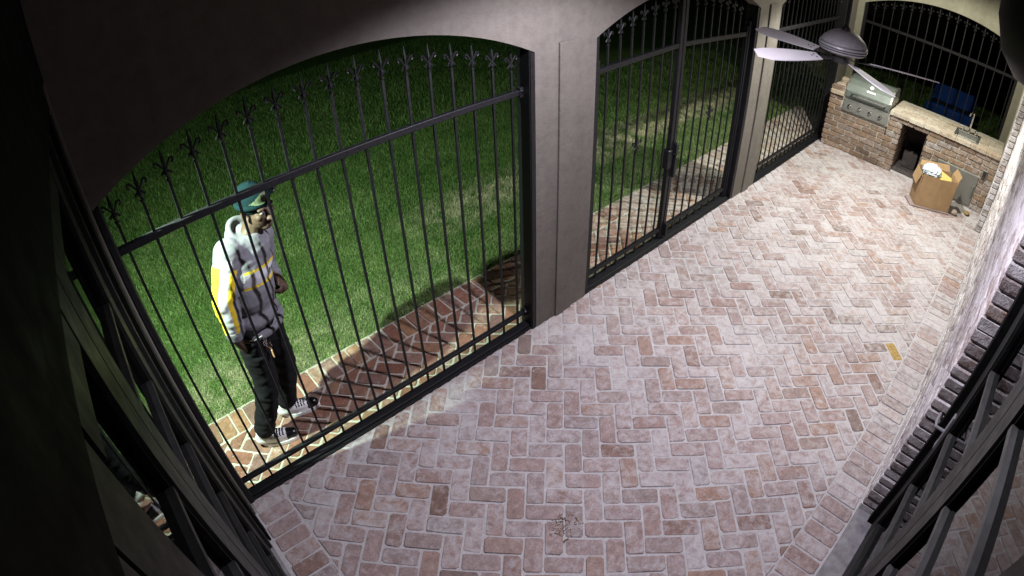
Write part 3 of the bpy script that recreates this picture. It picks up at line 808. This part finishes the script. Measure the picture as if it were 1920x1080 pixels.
hd.tube([(XG+.032,hy0,.805),(XG-.018,hy0,.800),(XG-.024,hy0+.02,.800),(XG-.024,hy1-.02,.800),(XG-.018,hy1,.800),(XG+.032,hy1,.805)], .011, 10); hd.obj('lid_handle', M['chrome'], lid)
q = MB(); q.tube([(XG+.098,-.655,.930),(XG+.088,-.655,.938)], [.026,.026], 18); q.obj('thermometer', M['white_paint'], lid)
MB().bbox(XG+.050, XG+.060, -.725, -.60, .868, .896, .002).obj('badge', M['white_paint'], lid)
MB().box(XG+.0265, XG+.030, ga+.02, gb-.02, .7155, .7215).obj('gap_strip', M['black_plastic'], gg)

# pieces left on the pier end of the counter
def lump(name, c, r, mat, seed, label, cat, sq=(1,1,1)):
    bm = bmesh.new(); bmesh.ops.create_icosphere(bm, subdivisions=2, radius=1)
    for v in bm.verts:
        d = 1+.28*noise.noise(v.co*1.7+Vector((seed,)*3))+.12*noise.noise(v.co*5+Vector((seed,)*3))
        v.co = Vector((max(-.8, min(.8, v.co.x*d))*r*sq[0], max(-.8, min(.8, v.co.y*d))*r*sq[1], max(-.75, min(.8, v.co.z*d))*r*sq[2]))
    me = bpy.data.meshes.new(name); bm.to_mesh(me); bm.free(); me.materials.append(mat)
    zmin = min(v.co.z for v in me.vertices)
    return tag(link(name, me, None, (c[0], c[1], c[2]-zmin)), label, cat)
ctop = CT+.05
o = MB(); brick_solid(o, worn_outline(.10, .185, random.Random(2), .004, .008), ctop+.058, .058, .005, frame=lambda v: (v[0]+XG+.04, v[1]-.235, v[2]))
tag(o.obj('loose_brick', M['counterbrick']), 'orange loose brick on the front corner of the counter left of the grill', 'brick')
lump('stone', (XG+.30, -.225, ctop), .075, M['topbrick'], 3.1, 'rough pale stone lump on the counter behind the grill lid', 'stone', (1,.9,1.1))
q = MB(); q.bbox(XG+.115, XG+.25, -.315, -.155, ctop+.001, ctop+.055, .008); tag(q.obj('stone_slab', M['topbrick']), 'flat cream stone slab between the loose brick and the stone lump', 'stone')

# ------------------------------------------------------------------ cardboard box and what is in it
A = Vector((6.617, -1.70, 0)); B = Vector((6.82, -2.105, 0)); e1 = (B-A).normalized(); L1 = (B-A).length; e2 = Vector((-e1.y, e1.x, 0)); e2 = e2 if e2.x > 0 else -e2
bx = thing('cardboard_box', (6.85, -1.83, 0), 'open brown cardboard box stuffed with rubbish by the steel doors', 'box')
zb, BH, L2 = .018, .395, .28
def BP(a, b, z): return A+e1*a+e2*b+Vector((0,0,z))
def panel(nm, pts, th, mat, parent, label=None):
    pts = [Vector(p) for p in pts]; n = (pts[1]-pts[0]).cross(pts[2]-pts[0]).normalized()*th; k = len(pts)
    mb = MB(); mb.add(pts+[p+n for p in pts], [tuple(range(k)), tuple(range(2*k-1, k-1, -1))]+[(i, (i+1) % k, (i+1) % k+k, i+k) for i in range(k)])
    o = mb.obj(nm, mat, parent)
    if label: o['label'] = label
    return o
t = .005
panel('side', [BP(0,0,zb), BP(L1*.5,-.012,zb), BP(L1,0,zb), BP(L1+.004,.0,zb+BH), BP(L1*.5,-.02,zb+BH-.01), BP(-.004,-.004,zb+BH)], t, M['cardboard'], bx)
panel('side', [BP(0,L2,zb), BP(L1,L2,zb), BP(L1,L2+.01,zb+BH), BP(0,L2+.006,zb+BH)], t, M['cardboard'], bx)
panel('side', [BP(0,.006,zb), BP(0,L2-.006,zb), BP(-.012,L2-.006,zb+BH), BP(-.012,.006,zb+BH-.02)], t, M['cardboard'], bx)
panel('side', [BP(L1,.006,zb), BP(L1,L2-.006,zb), BP(L1+.012,L2-.006,zb+BH), BP(L1+.012,.006,zb+BH)], t, M['cardboard'], bx)
panel('base', [BP(.004,.004,zb), BP(L1-.004,.004,zb), BP(L1-.004,L2-.004,zb), BP(.004,L2-.004,zb)], t, M['cardboard'], bx)
panel('flap', [BP(-.014,.02,zb+BH-.005), BP(-.014,L2-.03,zb+BH), BP(-.050,L2-.05,zb+BH-.14), BP(-.045,.05,zb+BH-.16)], t, M['cardboard'], bx)
panel('flap', [BP(L1+.012,.02,zb+BH+.002), BP(L1+.012,L2-.02,zb+BH+.002), BP(L1+.045,L2-.03,zb+BH+.085), BP(L1+.04,.03,zb+BH+.07)], t, M['cardboard'], bx)
panel('flap', [BP(.02,L2+.008,zb+BH), BP(L1-.02,L2+.012,zb+BH), BP(L1-.04,L2+.05,zb+BH+.07), BP(.04,L2+.05,zb+BH+.05)], t, M['cardboard'], bx)
fc = MB(); pts = [BP(-.06,-.03,0), BP(L1+.015,-.03,0), BP(L1+.03,L2*.6,0), BP(.2,L2+.04,0), BP(-.08,L2*.7,0)]
k = len(pts); fc.add([p+Vector((0,0,.002)) for p in pts]+[p+Vector((0,0,.015)) for p in pts], [tuple(range(k)), tuple(range(2*k-1, k-1, -1))]+[(i, (i+1) % k, (i+1) % k+k, i+k) for i in range(k)])
tag(fc.obj('flattened_carton', M['cardboard_dark']), 'flattened dull carton lying under the open cardboard box', 'cardboard')
def crumple(name, c, r, mat, seed, label, cat, sq):
    bm = bmesh.new(); bmesh.ops.create_icosphere(bm, subdivisions=4, radius=1)
    for v in bm.verts:
        p = v.co*2.3+Vector((seed, seed*2, 1)); d = 1+.22*abs(noise.noise(p))+.20*abs(noise.noise(p*2.3))+.16*abs(noise.noise(p*4.6))
        v.co = Vector((v.co.x*d*r*sq[0], v.co.y*d*r*sq[1], v.co.z*d*r*sq[2]))
    me = bpy.data.meshes.new(name); bm.to_mesh(me); bm.free(); me.materials.append(mat)
    return tag(link(name, me, None, c), label, cat)
crumple('plastic_bag', BP(.14,.15,zb+BH+.0), .105, M['bag'], 1.3, 'crumpled pale plastic film bulging from the cardboard box', 'plastic bag', (1.1,1.0,.75))
q = MB(); c0 = BP(.29,.11,zb+BH-.03)
d1 = (e1*.9+Vector((0,0,-.25))).normalized(); d2 = (e2*.8+Vector((0,0,.55))).normalized()
q.add([c0-d1*.14-d2*.08, c0+d1*.13-d2*.08, c0+d1*.13+d2*.06, c0-d1*.13+d2*.09], [(0,1,2,3)]); n_ = d1.cross(d2)*.012
q.add([c0-d1*.14-d2*.08+n_, c0+d1*.13-d2*.08+n_, c0+d1*.13+d2*.06+n_, c0-d1*.13+d2*.09+n_], [(0,1,2,3)])
q.f += [(0,1,5,4),(1,2,6,5),(2,3,7,6),(3,0,4,7)]; q.m += [0]*4
tag(q.obj('mailer_envelope', M['envelope']), 'yellow padded envelope sticking out of the cardboard box', 'envelope')

# ------------------------------------------------------------------ ceiling fan
FX, FY, FZ, FR, FPH = 3.739, -1.215, 1.985, .715, 1.375
fan = thing('ceiling_fan', (FX, FY, FZ), 'five blade grey ceiling fan hanging in the middle of the patio', 'fan')
o = MB().lathe([(.02,.055),(.10,.052),(.150,.062),(.160,.070),(.160,.076),(.146,.078),(.146,.083),(.166,.085),(.168,.092),(.153,.094),(.153,.099),(.169,.101),(.166,.112),(.150,.114),(.150,.119),(.160,.121),(.142,.150),(.10,.185),(.055,.203),(.02,.206)], 48, (FX, FY, FZ-.02)).obj('motor_housing', M['fan_grey'], fan); smooth_angle(o, 28)
o = MB().lathe([(.03,-.03),(.062,-.026),(.072,-.01),(.075,.02),(.09,.034)], 32, (FX, FY, FZ-.005)).obj('switch_cup', M['fan_dark'], fan); smooth_angle(o, 35)
MB().tube([(FX,FY,FZ+.18),(FX,FY,CEIL)], .014, 12).obj('downrod', M['fan_dark'], fan)
MB().lathe([(.03,0),(.028,.02),(.018,.03)], 16, (FX, FY, FZ+.185)).obj('coupling', M['fan_dark'], fan)
for kk in range(5):
    an = FPH+kk*2*pi/5; ax = Vector((cos(an), sin(an), 0)); tx_ = Vector((-sin(an), cos(an), 0)); up = Vector((0,0,1)); pit = R(-13)
    wv = tx_*cos(pit)+up*sin(pit); nv = ax.cross(wv)
    def BPt(r, s_, h): return Vector((FX,FY,FZ))+ax*r+wv*s_+nv*h
    half = [(.20,.042),(.26,.052),(.34,.062),(.44,.071),(.54,.075),(.62,.071)]
    top = [(r, h_) for r, h_ in half]+[(FR,.030)]
    bot = [(FR-.025,-.055)]+[(r, -h_) for r, h_ in reversed(half)]
    poly = top+bot; k = len(poly); mb = MB()
    mb.add([BPt(r, s_, -.003) for r, s_ in poly]+[BPt(r, s_, .003) for r, s_ in poly], [tuple(range(k)), tuple(range(2*k-1, k-1, -1))]+[(i, (i+1) % k, (i+1) % k+k, i+k) for i in range(k)])
    bl = mb.obj('blade', M['fan_blade'], fan)
    mb = MB(); mb.add([BPt(r, s_, h) for h in (-.010, -.0035) for r, s_ in ((.075,-.014),(.20,-.02),(.275,-.034),(.29,0),(.275,.034),(.20,.02),(.075,.014))],
                      [tuple(range(7)), tuple(range(13, 6, -1))]+[(i, (i+1) % 7, (i+1) % 7+7, i+7) for i in range(7)])
    mb.obj('blade_iron', M['fan_dark'], bl)
    for (r, s_) in ((.235,.018),(.235,-.018),(.265,0)): MB().tube([BPt(r, s_, .0032), BPt(r, s_, .0065)], .005, 6).obj('screw', M['fan_dark'], bl)

# ------------------------------------------------------------------ things beyond the end railing
uv = thing('utility_cart', (10.6, -1.42, 0), 'dark blue glossy cart with black bed beyond the end railing', 'cart')
ux0, ux1, uy0, uy1 = 10.15, 11.15, -1.90, -1.02
MB().bbox(ux0, ux0+.16, uy0, uy1, .20, .40, .03).obj('front_panel', M['blue_paint'], uv)
q = MB(); q.bbox(ux0+.165, ux0+.62, uy0+.05, uy1-.05, .26, .36, .02); q.obj('bed', M['black_plastic'], uv)
q = MB(); q.prism([(ux0+.62,.34),(ux0+.86,.60),(ux0+.90,.58),(ux0+.90,.34)], 1, uy0+.12, uy1-.02); q.obj('sloping_panel', M['blue_paint'], uv)
MB().bbox(ux0+.90, ux1, uy0+.05, uy1, .30, .50, .04).obj('rear_hood', M['blue_paint'], uv)
MB().box(ux0+.05, ux1-.05, uy0+.2, uy1-.2, .17, .255).obj('chassis', M['black_plastic'], uv)
for x in (ux0+.2, ux1-.2):
    for y in (uy0+.06, uy1-.06):
        wv_ = MB().tube([(x,y-.05,.16),(x,y+.05,.16)], .16, 20).obj('wheel', M['black_plastic'], uv)
        MB().tube([(x,y-.056,.16),(x,y+.056,.16)], .07, 12).obj('hub', M['steel'], wv_)
for (y, x, z) in ((uy1-.32, ux0+.30, .372), (uy1-.36, ux0+.40, .372), (uy1-.60, ux0+.28, .372), (uy0+.20, ux0+.15, .41), (uy1-.25, ux0+.885, .592), (uy1-.45, ux0+.885, .592)):
    MB().lathe([(.0,0),(.028,.004),(.018,.022),(.004,.028)], 12, (x, y, z)).obj('bright_cap', M['chrome'], uv)
MB().tube([(ux0+.87, uy0+.30, .58), (ux0+.87, uy0+.30, .76), (ux0+.89, uy0+.22, .80)], .012, 8).obj('lever', M['chrome'], uv)
MB().tube([(ux0+.18, uy1-.04, .40), (ux0+.30, uy1-.02, .52), (ux0+.5, uy1-.04, .60)], .012, 8).obj('grab_rail', M['chrome'], uv)
nh = thing('neighbour_house', (24, -1, 0), 'dim neighbouring house with a lit looking pale window frame far behind the railing', 'house')
nh['label'] = 'dim neighbouring house far behind the end railing'
MB().box(22, 30, -4.0, 8.5, -.02, 3.0).obj('wall', M['house_wall'], nh)
MB().prism([(21.5,2.9),(26,5.2),(30.5,2.9)], 1, -4.5, 9.0).obj('roof', M['house_roof'], nh)
for y in (.6, 4.8):
    wf = MB().box(21.94, 21.995, y, y+1.3, .9, 2.1).obj('window', M['white_paint'], nh); 
    for j in range(2): MB().box(21.93, 21.9395, y+.06+j*.61, y+.63+j*.61, .97, 2.03).obj('pane', M['glass'], wf)

# ------------------------------------------------------------------ small rounded fixture near the lens
fx = thing('dome_fixture', (.262, -2.318, CEIL), 'black rounded fixture hanging under the ceiling in the top right corner', 'fixture')
o = MB().lathe([(.004,-.108),(.016,-.104),(.027,-.092),(.033,-.074),(.034,-.050),(.032,-.02),(.034,0)], 32, (.262, -2.332, CEIL)).obj('dome', M['black_plastic'], fx); smooth_angle(o, 60)
MB().lathe([(.045,-.012),(.045,0)], 32, (.262, -2.332, CEIL-.0005)).obj('mount_ring', M['black_plastic'], fx)

# ------------------------------------------------------------------ litter on the bricks
def crumbs(name, c, n, spread, seed, label, mat):
    rnd = random.Random(seed); mb = MB()
    for _ in range(n):
        x, y = c[0]+rnd.gauss(0, spread), c[1]+rnd.gauss(0, spread*.7); r = rnd.uniform(.001, .0042); a = rnd.uniform(0, pi); l = r*rnd.uniform(1, 4)
        mb.bar((x-cos(a)*l, y-sin(a)*l, r*.5), (x+cos(a)*l, y+sin(a)*l, r*.6), r, r*.7)
    o = mb.obj(name, mat); o['kind'] = 'stuff'; return o
crumbs('soil_crumbs', (1.05, -1.335), 95, .048, 3, '', M['soil'])
crumbs('twig_litter', (6.95, -2.30), 40, .09, 4, '', M['leaf'])
for i, (x, y, lab) in enumerate(((7.10, -2.33, 'curled dry leaf by the pier under the outlet'), (6.90, -2.18, 'crumpled pale scrap beside the cardboard box'))):
    me = crumple('dry_leaf' if i == 0 else 'paper_scrap', (x, y, .03 if i else .018), .05 if i == 0 else .045, M['leaf'] if i == 0 else M['topbrick'], 4+i, lab, 'leaf' if i == 0 else 'scrap', (1,.7,.35) if i == 0 else (.9,.8,.7))

# ------------------------------------------------------------------ the man outside the panel
def ell(mb, c, r, rot=None, n=18):
    vs = []; fs = []; m = rot or Matrix.Identity(3)
    for i in range(n//2+1):
        t_ = pi*i/(n//2)
        for j in range(n):
            p_ = 2*pi*j/n; vs.append(Vector(c)+m @ Vector((r[0]*sin(t_)*cos(p_), r[1]*sin(t_)*sin(p_), r[2]*cos(t_))))
    for i in range(n//2):
        for j in range(n): fs.append((i*n+j, i*n+(j+1) % n, (i+1)*n+(j+1) % n, (i+1)*n+j))
    mb.add(vs, fs)
def limb(mb, pts, rad, n=14):
    for p_, r in zip(pts, rad): ell(mb, p_, (r, r, r), None, n)
    for i in range(len(pts)-1):
        mb.tube([pts[i], pts[i+1]], [rad[i], rad[i+1]], n)
def fuse(mb, name, mats, voxel, parent, smooth=6, matfn=None, fold=0.0, fs=18):
    me = mb.mesh(name, mats[0]); o = bpy.data.objects.new(name, me); COL.objects.link(o)
    md = o.modifiers.new('r', 'REMESH'); md.mode = 'VOXEL'; md.voxel_size = voxel
    ms = o.modifiers.new('s', 'SMOOTH'); ms.iterations = smooth; ms.factor = .5
    dg = bpy.context.evaluated_depsgraph_get(); me2 = bpy.data.meshes.new_from_object(o.evaluated_get(dg))
    bpy.data.objects.remove(o); me2.name = name; me2.materials.clear()
    for m in mats: me2.materials.append(m)
    if fold:
        nr = [v.normal.copy() for v in me2.vertices]
        for v, n_ in zip(me2.vertices, nr):
            p_ = Vector((v.co.x*fs*.7, v.co.y*fs*.7, v.co.z*fs*1.5)); v.co = v.co+n_*fold*(noise.noise(p_)+.5*noise.noise(p_*2.1))
    if matfn:
        me2.polygons.foreach_set('material_index', [matfn(p_.center, p_.normal) for p_ in me2.polygons])
    me2.polygons.foreach_set('use_smooth', [True]*len(me2.polygons))
    me2.update()
    return link(name, me2, parent)
V = Vector
ankR, ankL = V((.095,.262,.10)), V((.320,.392,.10)); knR, knL = V((.222,.215,.515)), V((.388,.340,.485)); hpR, hpL = V((.250,.215,.885)), V((.360,.315,.870))
waist = V((.318,.268,.965)); chest = V((.368,.275,1.205)); neck = V((.432,.268,1.385)); head = V((.490,.245,1.528))
shR, shL = V((.290,.225,1.370)), V((.505,.372,1.315)); elR, wrR = V((.177,.175,1.168)), V((.161,.172,.925)); haR = V((.184,.168,.84)); elL, wrL = V((.495,.430,1.09)), V((.500,.305,1.072))
fb = V((.64,-.77,0)).normalized(); lb_ = V((.77,.64,0)).normalized(); fh = V((.47,-.88,-.09)).normalized(); lh = V((.88,.47,0)).normalized(); uh = fh.cross(lh)
if uh.z < 0: uh = -uh
def hd_(a, b, c): return head+fh*a+lh*b+uh*c
HM = Matrix((fh, lh, uh)).transposed()
M['skin'] = simple('brown_skin', (.065,.040,.026), .6, 0, .10, 40, 0, .3)
M['hood_grey'] = simple('grey_fleece', (.135,.135,.150), .95, 0, .10, 45, .15, .1)
M['hood_yellow'] = simple('yellow_stripe', (.50,.36,.010), .9, 0, .06, 45)
M['hood_navy'] = simple('navy_trim', (.02,.03,.10), .9, 0, .1, 45)
M['hood_white'] = simple('white_fleece', (.40,.41,.43), .95, 0, .05, 45, 0, .1)
M['hood_dark'] = simple('charcoal_print', (.05,.05,.06), .9, 0, .1, 45)
M['pants'] = simple('black_cotton', (.008,.008,.010), .92, 0, .3, 30, .1, .15)
M['cap'] = simple('dark_teal_cap', (.005,.0150,.0175), .95, 0, .12, 50, .1, .05)
M['cap_leaf'] = simple('pale_green_patch', (.11,.135,.08), .95, 0, .15, 60, 0, .05)
M['shoe_white'] = simple('white_leather', (.72,.72,.73), .5, 0, .06, 40)
M['shoe_black'] = simple('black_patent', (.008,.008,.009), .22, 0, .2, 40)
M['eye'] = simple('eye_white', (.13,.12,.11), .6, 0, .05, 30, 0, .1)
M['orange_tag'] = simple('tan_tag', (.5,.28,.14), .6)
# body: one continuous figure
Bm = MB()
ell(Bm, hd_(-.014,0,.033), (.086,.070,.082), HM); ell(Bm, hd_(.026,0,-.035), (.060,.058,.070), HM); ell(Bm, hd_(.055,0,-.082), (.030,.032,.022), HM)
ell(Bm, hd_(.020,0,-.065), (.060,.050,.035), HM)
Bm.tube([hd_(.076,0,.020), hd_(.096,0,-.010), hd_(.108,0,-.028), hd_(.084,0,-.036)], [.010,.013,.018,.014], 8)
for sg in (-1, 1):
    ell(Bm, hd_(.092,sg*.015,-.031), (.012,.011,.010), HM); ell(Bm, hd_(.062,sg*.044,-.014), (.022,.020,.018), HM); ell(Bm, hd_(-.012,sg*.078,-.008), (.018,.010,.030), HM); ell(Bm, hd_(.074,sg*.032,.028), (.016,.026,.009), HM)
ell(Bm, hd_(.083,0,-.058), (.013,.021,.0075), HM); ell(Bm, hd_(.081,0,-.069), (.013,.019,.0080), HM)
limb(Bm, [hd_(-.025,0,-.06), neck-V((0,0,.02))], [.055,.060])
limb(Bm, [neck, chest, waist, (hpR+hpL)/2], [.065,.11,.10,.10]); limb(Bm, [shR, shL], [.060,.060])
limb(Bm, [shR, elR, wrR], [.050,.040,.028]); limb(Bm, [shL, elL, wrL], [.050,.040,.028])
limb(Bm, [hpR, knR, ankR], [.082,.055,.038]); limb(Bm, [hpL, knL, ankL], [.082,.055,.038])
for an_, d in ((ankR, V((.92,-.39,0)).normalized()), (ankL, V((.95,-.32,0)).normalized())): limb(Bm, [an_-d*.03-V((0,0,.05)), an_+d*.10-V((0,0,.065))], [.036,.026])
def hand(mb, wr, kn, side, curl, away):
    """wr = wrist, kn = knuckle centre, side = thumb direction, curl = bend at every joint, away = way the fingers close"""
    d = (kn-wr).normalized(); s_ = (V(side)-d*V(side).dot(d)).normalized(); pn = d.cross(s_)
    if pn.dot(V(away)) < 0: pn = -pn
    axis = d.cross(pn)
    limb(mb, [wr, wr+d*.03, kn], [.028,.032,.028]); limb(mb, [kn+s_*.024, kn-s_*.024], [.018,.017], 10)
    for k, (o_, l) in enumerate(((.030,.074),(.011,.083),(-.010,.077),(-.030,.060))):
        p = kn+s_*o_; dd = d.copy(); pts = [p-d*.02, p]
        for j, fr_ in enumerate((.45,.32,.23)):
            dd = (Matrix.Rotation(curl*(1+.10*k), 3, axis) @ dd).normalized(); p = p+dd*l*fr_; pts.append(p)
        limb(mb, pts, [.0105,.0108,.0098,.0088,.0078], 8)
    b0 = wr+d*.025+s_*.022; b1 = b0+(s_*.8+d*.6).normalized()*.036; limb(mb, [b0, b1, b1+(d*.85+pn*.5).normalized()*.032], [.015,.0125,.0095], 8)
hand(Bm, wrR, wrR+V((.28,-.05,-.96)).normalized()*.088, (.75,-.65,0), .30, (.5,.8,0))
hand(Bm, wrL, wrL+V((.12,-.80,-.42)).normalized()*.078, (-.3,-.2,1), 1.05, (-.9,-.1,-.3))
man = fuse(Bm, 'person', [M['skin']], .0042, None, 3)
tag(man, 'man in grey hooded top, dark teal cap and black trousers walking outside the iron panel', 'person')
# hooded top
Hm = MB()
rotb = Matrix((fb, lb_, V((0,0,1)))).transposed()
tax = (chest-waist).normalized()
ell(Hm, chest+V((.0,0,.04)), (.125,.172,.170), rotb, 26); ell(Hm, (chest+waist)/2+V((0,0,.02)), (.128,.162,.175), rotb, 26); ell(Hm, waist+V((0,0,-.005)), (.132,.160,.085), rotb, 26)
limb(Hm, [shR+V((.01,.01,-.005)), chest+V((.01,0,.125)), shL+V((-.01,-.01,0))], [.078,.098,.078], 20)
limb(Hm, [shR, (shR+elR)/2+V((-.004,0,0)), elR, (elR+wrR)/2, wrR+V((0,0,.025))], [.080,.074,.066,.060,.050], 20)
limb(Hm, [shL, (shL+elL)/2, elL, wrL+V((0,.03,0))], [.078,.070,.062,.048], 18)
limb(Hm, [neck+V((-.02,.0,-.07)), neck+V((.0,0,-.02))], [.105,.075], 20)
ring = []
for k in range(29):                                     # hood lying round the neck
    a_ = 2*pi*k/28; rr_ = .090 if cos(a_) < .2 else .078
    ring.append(neck+fb*(cos(a_)*rr_-.010)+lb_*(sin(a_)*rr_)+V((0,0,.012-.058*cos(a_))))
Hm.tube(ring, .022, 12, False)
ell(Hm, neck-fb*.055+V((0,0,.010)), (.060,.068,.045), rotb); ell(Hm, neck-fb*.100+V((0,0,.012)), (.042,.072,.045), rotb); ell(Hm, neck-fb*.128+V((0,0,-.040)), (.038,.060,.060), rotb)
hem = [waist+V((0,0,-.075))+fb*cos(2*pi*k/36)*.122+lb_*sin(2*pi*k/36)*.150 for k in range(37)]
Hm.tube(hem, .024, 10, False); ell(Hm, waist+V((0,0,-.07)), (.125,.150,.03), rotb)
Hm.tube([wrR+V((.0,0,.055)), wrR+V((.0,0,.0))], [.054,.043], 18)
def seg_d(p, a, b):
    t_ = max(0, min(1, (p-a).dot(b-a)/(b-a).length_squared)); return (p-(a+(b-a)*t_)).length, t_
def hoodmat(c, n):
    p = V(c)
    d1, d2 = seg_d(p, shR, elR), seg_d(p, elR, wrR); dR = min(d1[0], d2[0]); dL = min(seg_d(p, shL, elL)[0], seg_d(p, elL, wrL)[0])
    ax_ = seg_d(p, chest+V((0,0,.1)), waist-V((0,0,.06))); lat = (p-(chest+V((0,0,.1))+(waist-chest-V((0,0,.16)))*ax_[1])).dot(lb_)
    if dR < .096 and lat < -.105 and (d1[1] > .12 or d2[0] < d1[0]):
        a0 = shR+(elR-shR)*d1[1] if d1[0] < d2[0] else elR+(wrR-elR)*d2[1]
        r_ = p-a0; an_ = math.degrees(math.atan2(r_.dot(fb), -r_.dot(lb_)))
        if d1[1] > .30 and p.z > wrR.z+.055:
            if -62 < an_ < 8 or 50 < an_ < 76: return 1
        if 8 <= an_ <= 50 and p.z > wrR.z+.055: return 4
        return 0
    if dL < .09 and lat > .12: return 0
    zr = p.z+.22*(p-chest).dot(lb_)
    if n.dot(fb) > -.1:
        if 1.238 < zr < 1.252 or 1.146 < zr < 1.160: return 1
        if 1.160 <= zr <= 1.238:
            s_ = (p-chest).dot(lb_)
            if .0 < s_ < .085 and 1.172 < zr < 1.224: return 3 if (1.180 < zr < 1.216 and .010 < s_ < .075 and not (.030 < s_ < .038) and not (.052 < s_ < .058)) else 4
            return 4
    elif n.dot(fb) < .15:
        if .975 < p.z < 1.01: return 4
        if p.z < .975: return 4 if (.905 < p.z < .915 or .930 < p.z < .940) else 2
    return 0
fuse(Hm, 'hooded_top', [M['hood_grey'], M['hood_yellow'], M['hood_navy'], M['hood_dark'], M['hood_white']], .0055, man, 6, hoodmat, .0060, 13)
# trousers
Pm = MB(); pc = (hpR+hpL)/2
ell(Pm, pc+V((0,0,.02)), (.122,.150,.105), rotb, 24); ell(Pm, pc+V((-.01,0,-.03))-fb*.03, (.120,.150,.11), rotb, 24)
limb(Pm, [hpR, (hpR+knR)/2, knR, (knR+ankR)/2, ankR+V((-.004,0,.045))], [.098,.088,.076,.070,.067], 20)
limb(Pm, [hpL, (hpL+knL)/2, knL, (knL+ankL)/2, ankL+V((-.004,0,.045))], [.098,.088,.076,.070,.067], 20)
fuse(Pm, 'trousers', [M['pants']], .0065, man, 5, None, .008, 12)
# cap with its peak pulled low
Cm = MB()
ell(Cm, hd_(-.014,0,.050), (.096,.079,.088), HM, 26)
band = [hd_(-.014+cos(2*pi*k/30)*.090, sin(2*pi*k/30)*.074, .034+.012*cos(2*pi*k/30)) for k in range(31)]
Cm.tube(band, .014, 10, False); ell(Cm, hd_(-.014,0,.045), (.088,.072,.03), HM, 20)
pk = Matrix.Rotation(R(-12), 3, lh) @ HM
ell(Cm, hd_(.020,.092,.060), (.046,.040,.012), (Matrix.Rotation(R(25), 3, fh) @ HM), 26)
ell(Cm, hd_(-.012,0,.139), (.008,.008,.005), HM)
def capmat(c, n):
    q_ = V(c)-head; a_, b_, c_ = q_.dot(fh), q_.dot(lh), q_.dot(uh)
    if b_ > .083: return 2
    if a_ > -.02 and .048 < c_ < .120:
        t_ = b_+.012; hgt = .022*(1-min(1, abs(t_)/.056)**1.5)
        if abs(t_) < .056 and abs(c_-.076-.25*t_) < hgt: return 1
    return 0
fuse(Cm, 'cap', [M['cap'], M['cap_leaf'], M['shoe_black']], .0036, man, 3, capmat)
for sg in (-1, 1):
    q = MB(); ell(q, hd_(.071,sg*.030,.003), (.010,.013,.0060), HM, 12); q.obj('eye', M['eye'], man, True)
    q = MB(); ell(q, hd_(.0785,sg*.028,.002), (.004,.006,.006), HM, 10); q.obj('pupil', M['shoe_black'], man, True)
# shoes
def shoe(an_, d):
    s_ = V((-d.y, d.x, 0)); base = V((an_.x, an_.y, 0)); top = MB()
    def S(a_, b_, z): return base+d*a_+s_*b_+V((0,0,z))
    limb(top, [S(-.055,0,.058), S(.02,0,.062), S(.10,.004,.048), S(.155,.006,.040)], [.042,.046,.042,.037], 14); limb(top, [S(-.04,0,.10), S(-.02,0,.07)], [.040,.045], 12)
    ell(top, S(.06,0,.030), (.11,.044,.022), Matrix((d, s_, V((0,0,1)))).transposed())
    def sm(c, n):
        q_ = V(c)-base; a_, b_ = q_.dot(d), q_.dot(s_)
        if a_ > .115 and q_.z > .034: return 1
        if .035 < a_ < .105 and q_.z > .074 and int(a_*110) % 2 == 0: return 1
        return 0
    so = fuse(top, 'shoe', [M['shoe_white'], M['shoe_black']], .0045, man, 3, sm)
    q = MB(); pts = []
    for k in range(24):
        a_ = 2*pi*k/24; l_ = .142 if cos(a_) > 0 else .118
        pts.append(S(.052+cos(a_)*l_, sin(a_)*.046, 0))
    k = len(pts); q.add([p+V((0,0,.002)) for p in pts]+[p+V((0,0,.026)) for p in pts], [tuple(range(k)), tuple(range(2*k-1, k-1, -1))]+[(i, (i+1) % k, (i+1) % k+k, i+k) for i in range(k)])
    q.obj('sole', M['shoe_white'], so)
shoe(ankR, V((.92,-.39,0)).normalized()); shoe(ankL, V((.95,-.32,0)).normalized())
# things clipped to the belt
kc = thing('key_chain', (.27,.115,.80), 'bunch of shiny keys with a tan tag hanging from the belt', 'keys')
q = MB(); rnd = random.Random(3)
q.tube([(.205,.140,.900),(.235,.120,.895),(.285,.112,.905)], .004, 6)
for k in range(6):
    c = V((.288+rnd.uniform(-.012,.022), .108+rnd.uniform(-.012,.005), .895-k*.010)); q.bar(c, c+V((rnd.uniform(-.01,.02), 0, -.028)), .012, .003)
q.obj('keys', M['chrome'], kc)
q = MB(); q.tube([(.292,.108,.85),(.306,.110,.80)], .002, 5); q.bbox(.300,.306,.096,.124,.745,.800,.002); q.obj('tag', M['orange_tag'], kc)
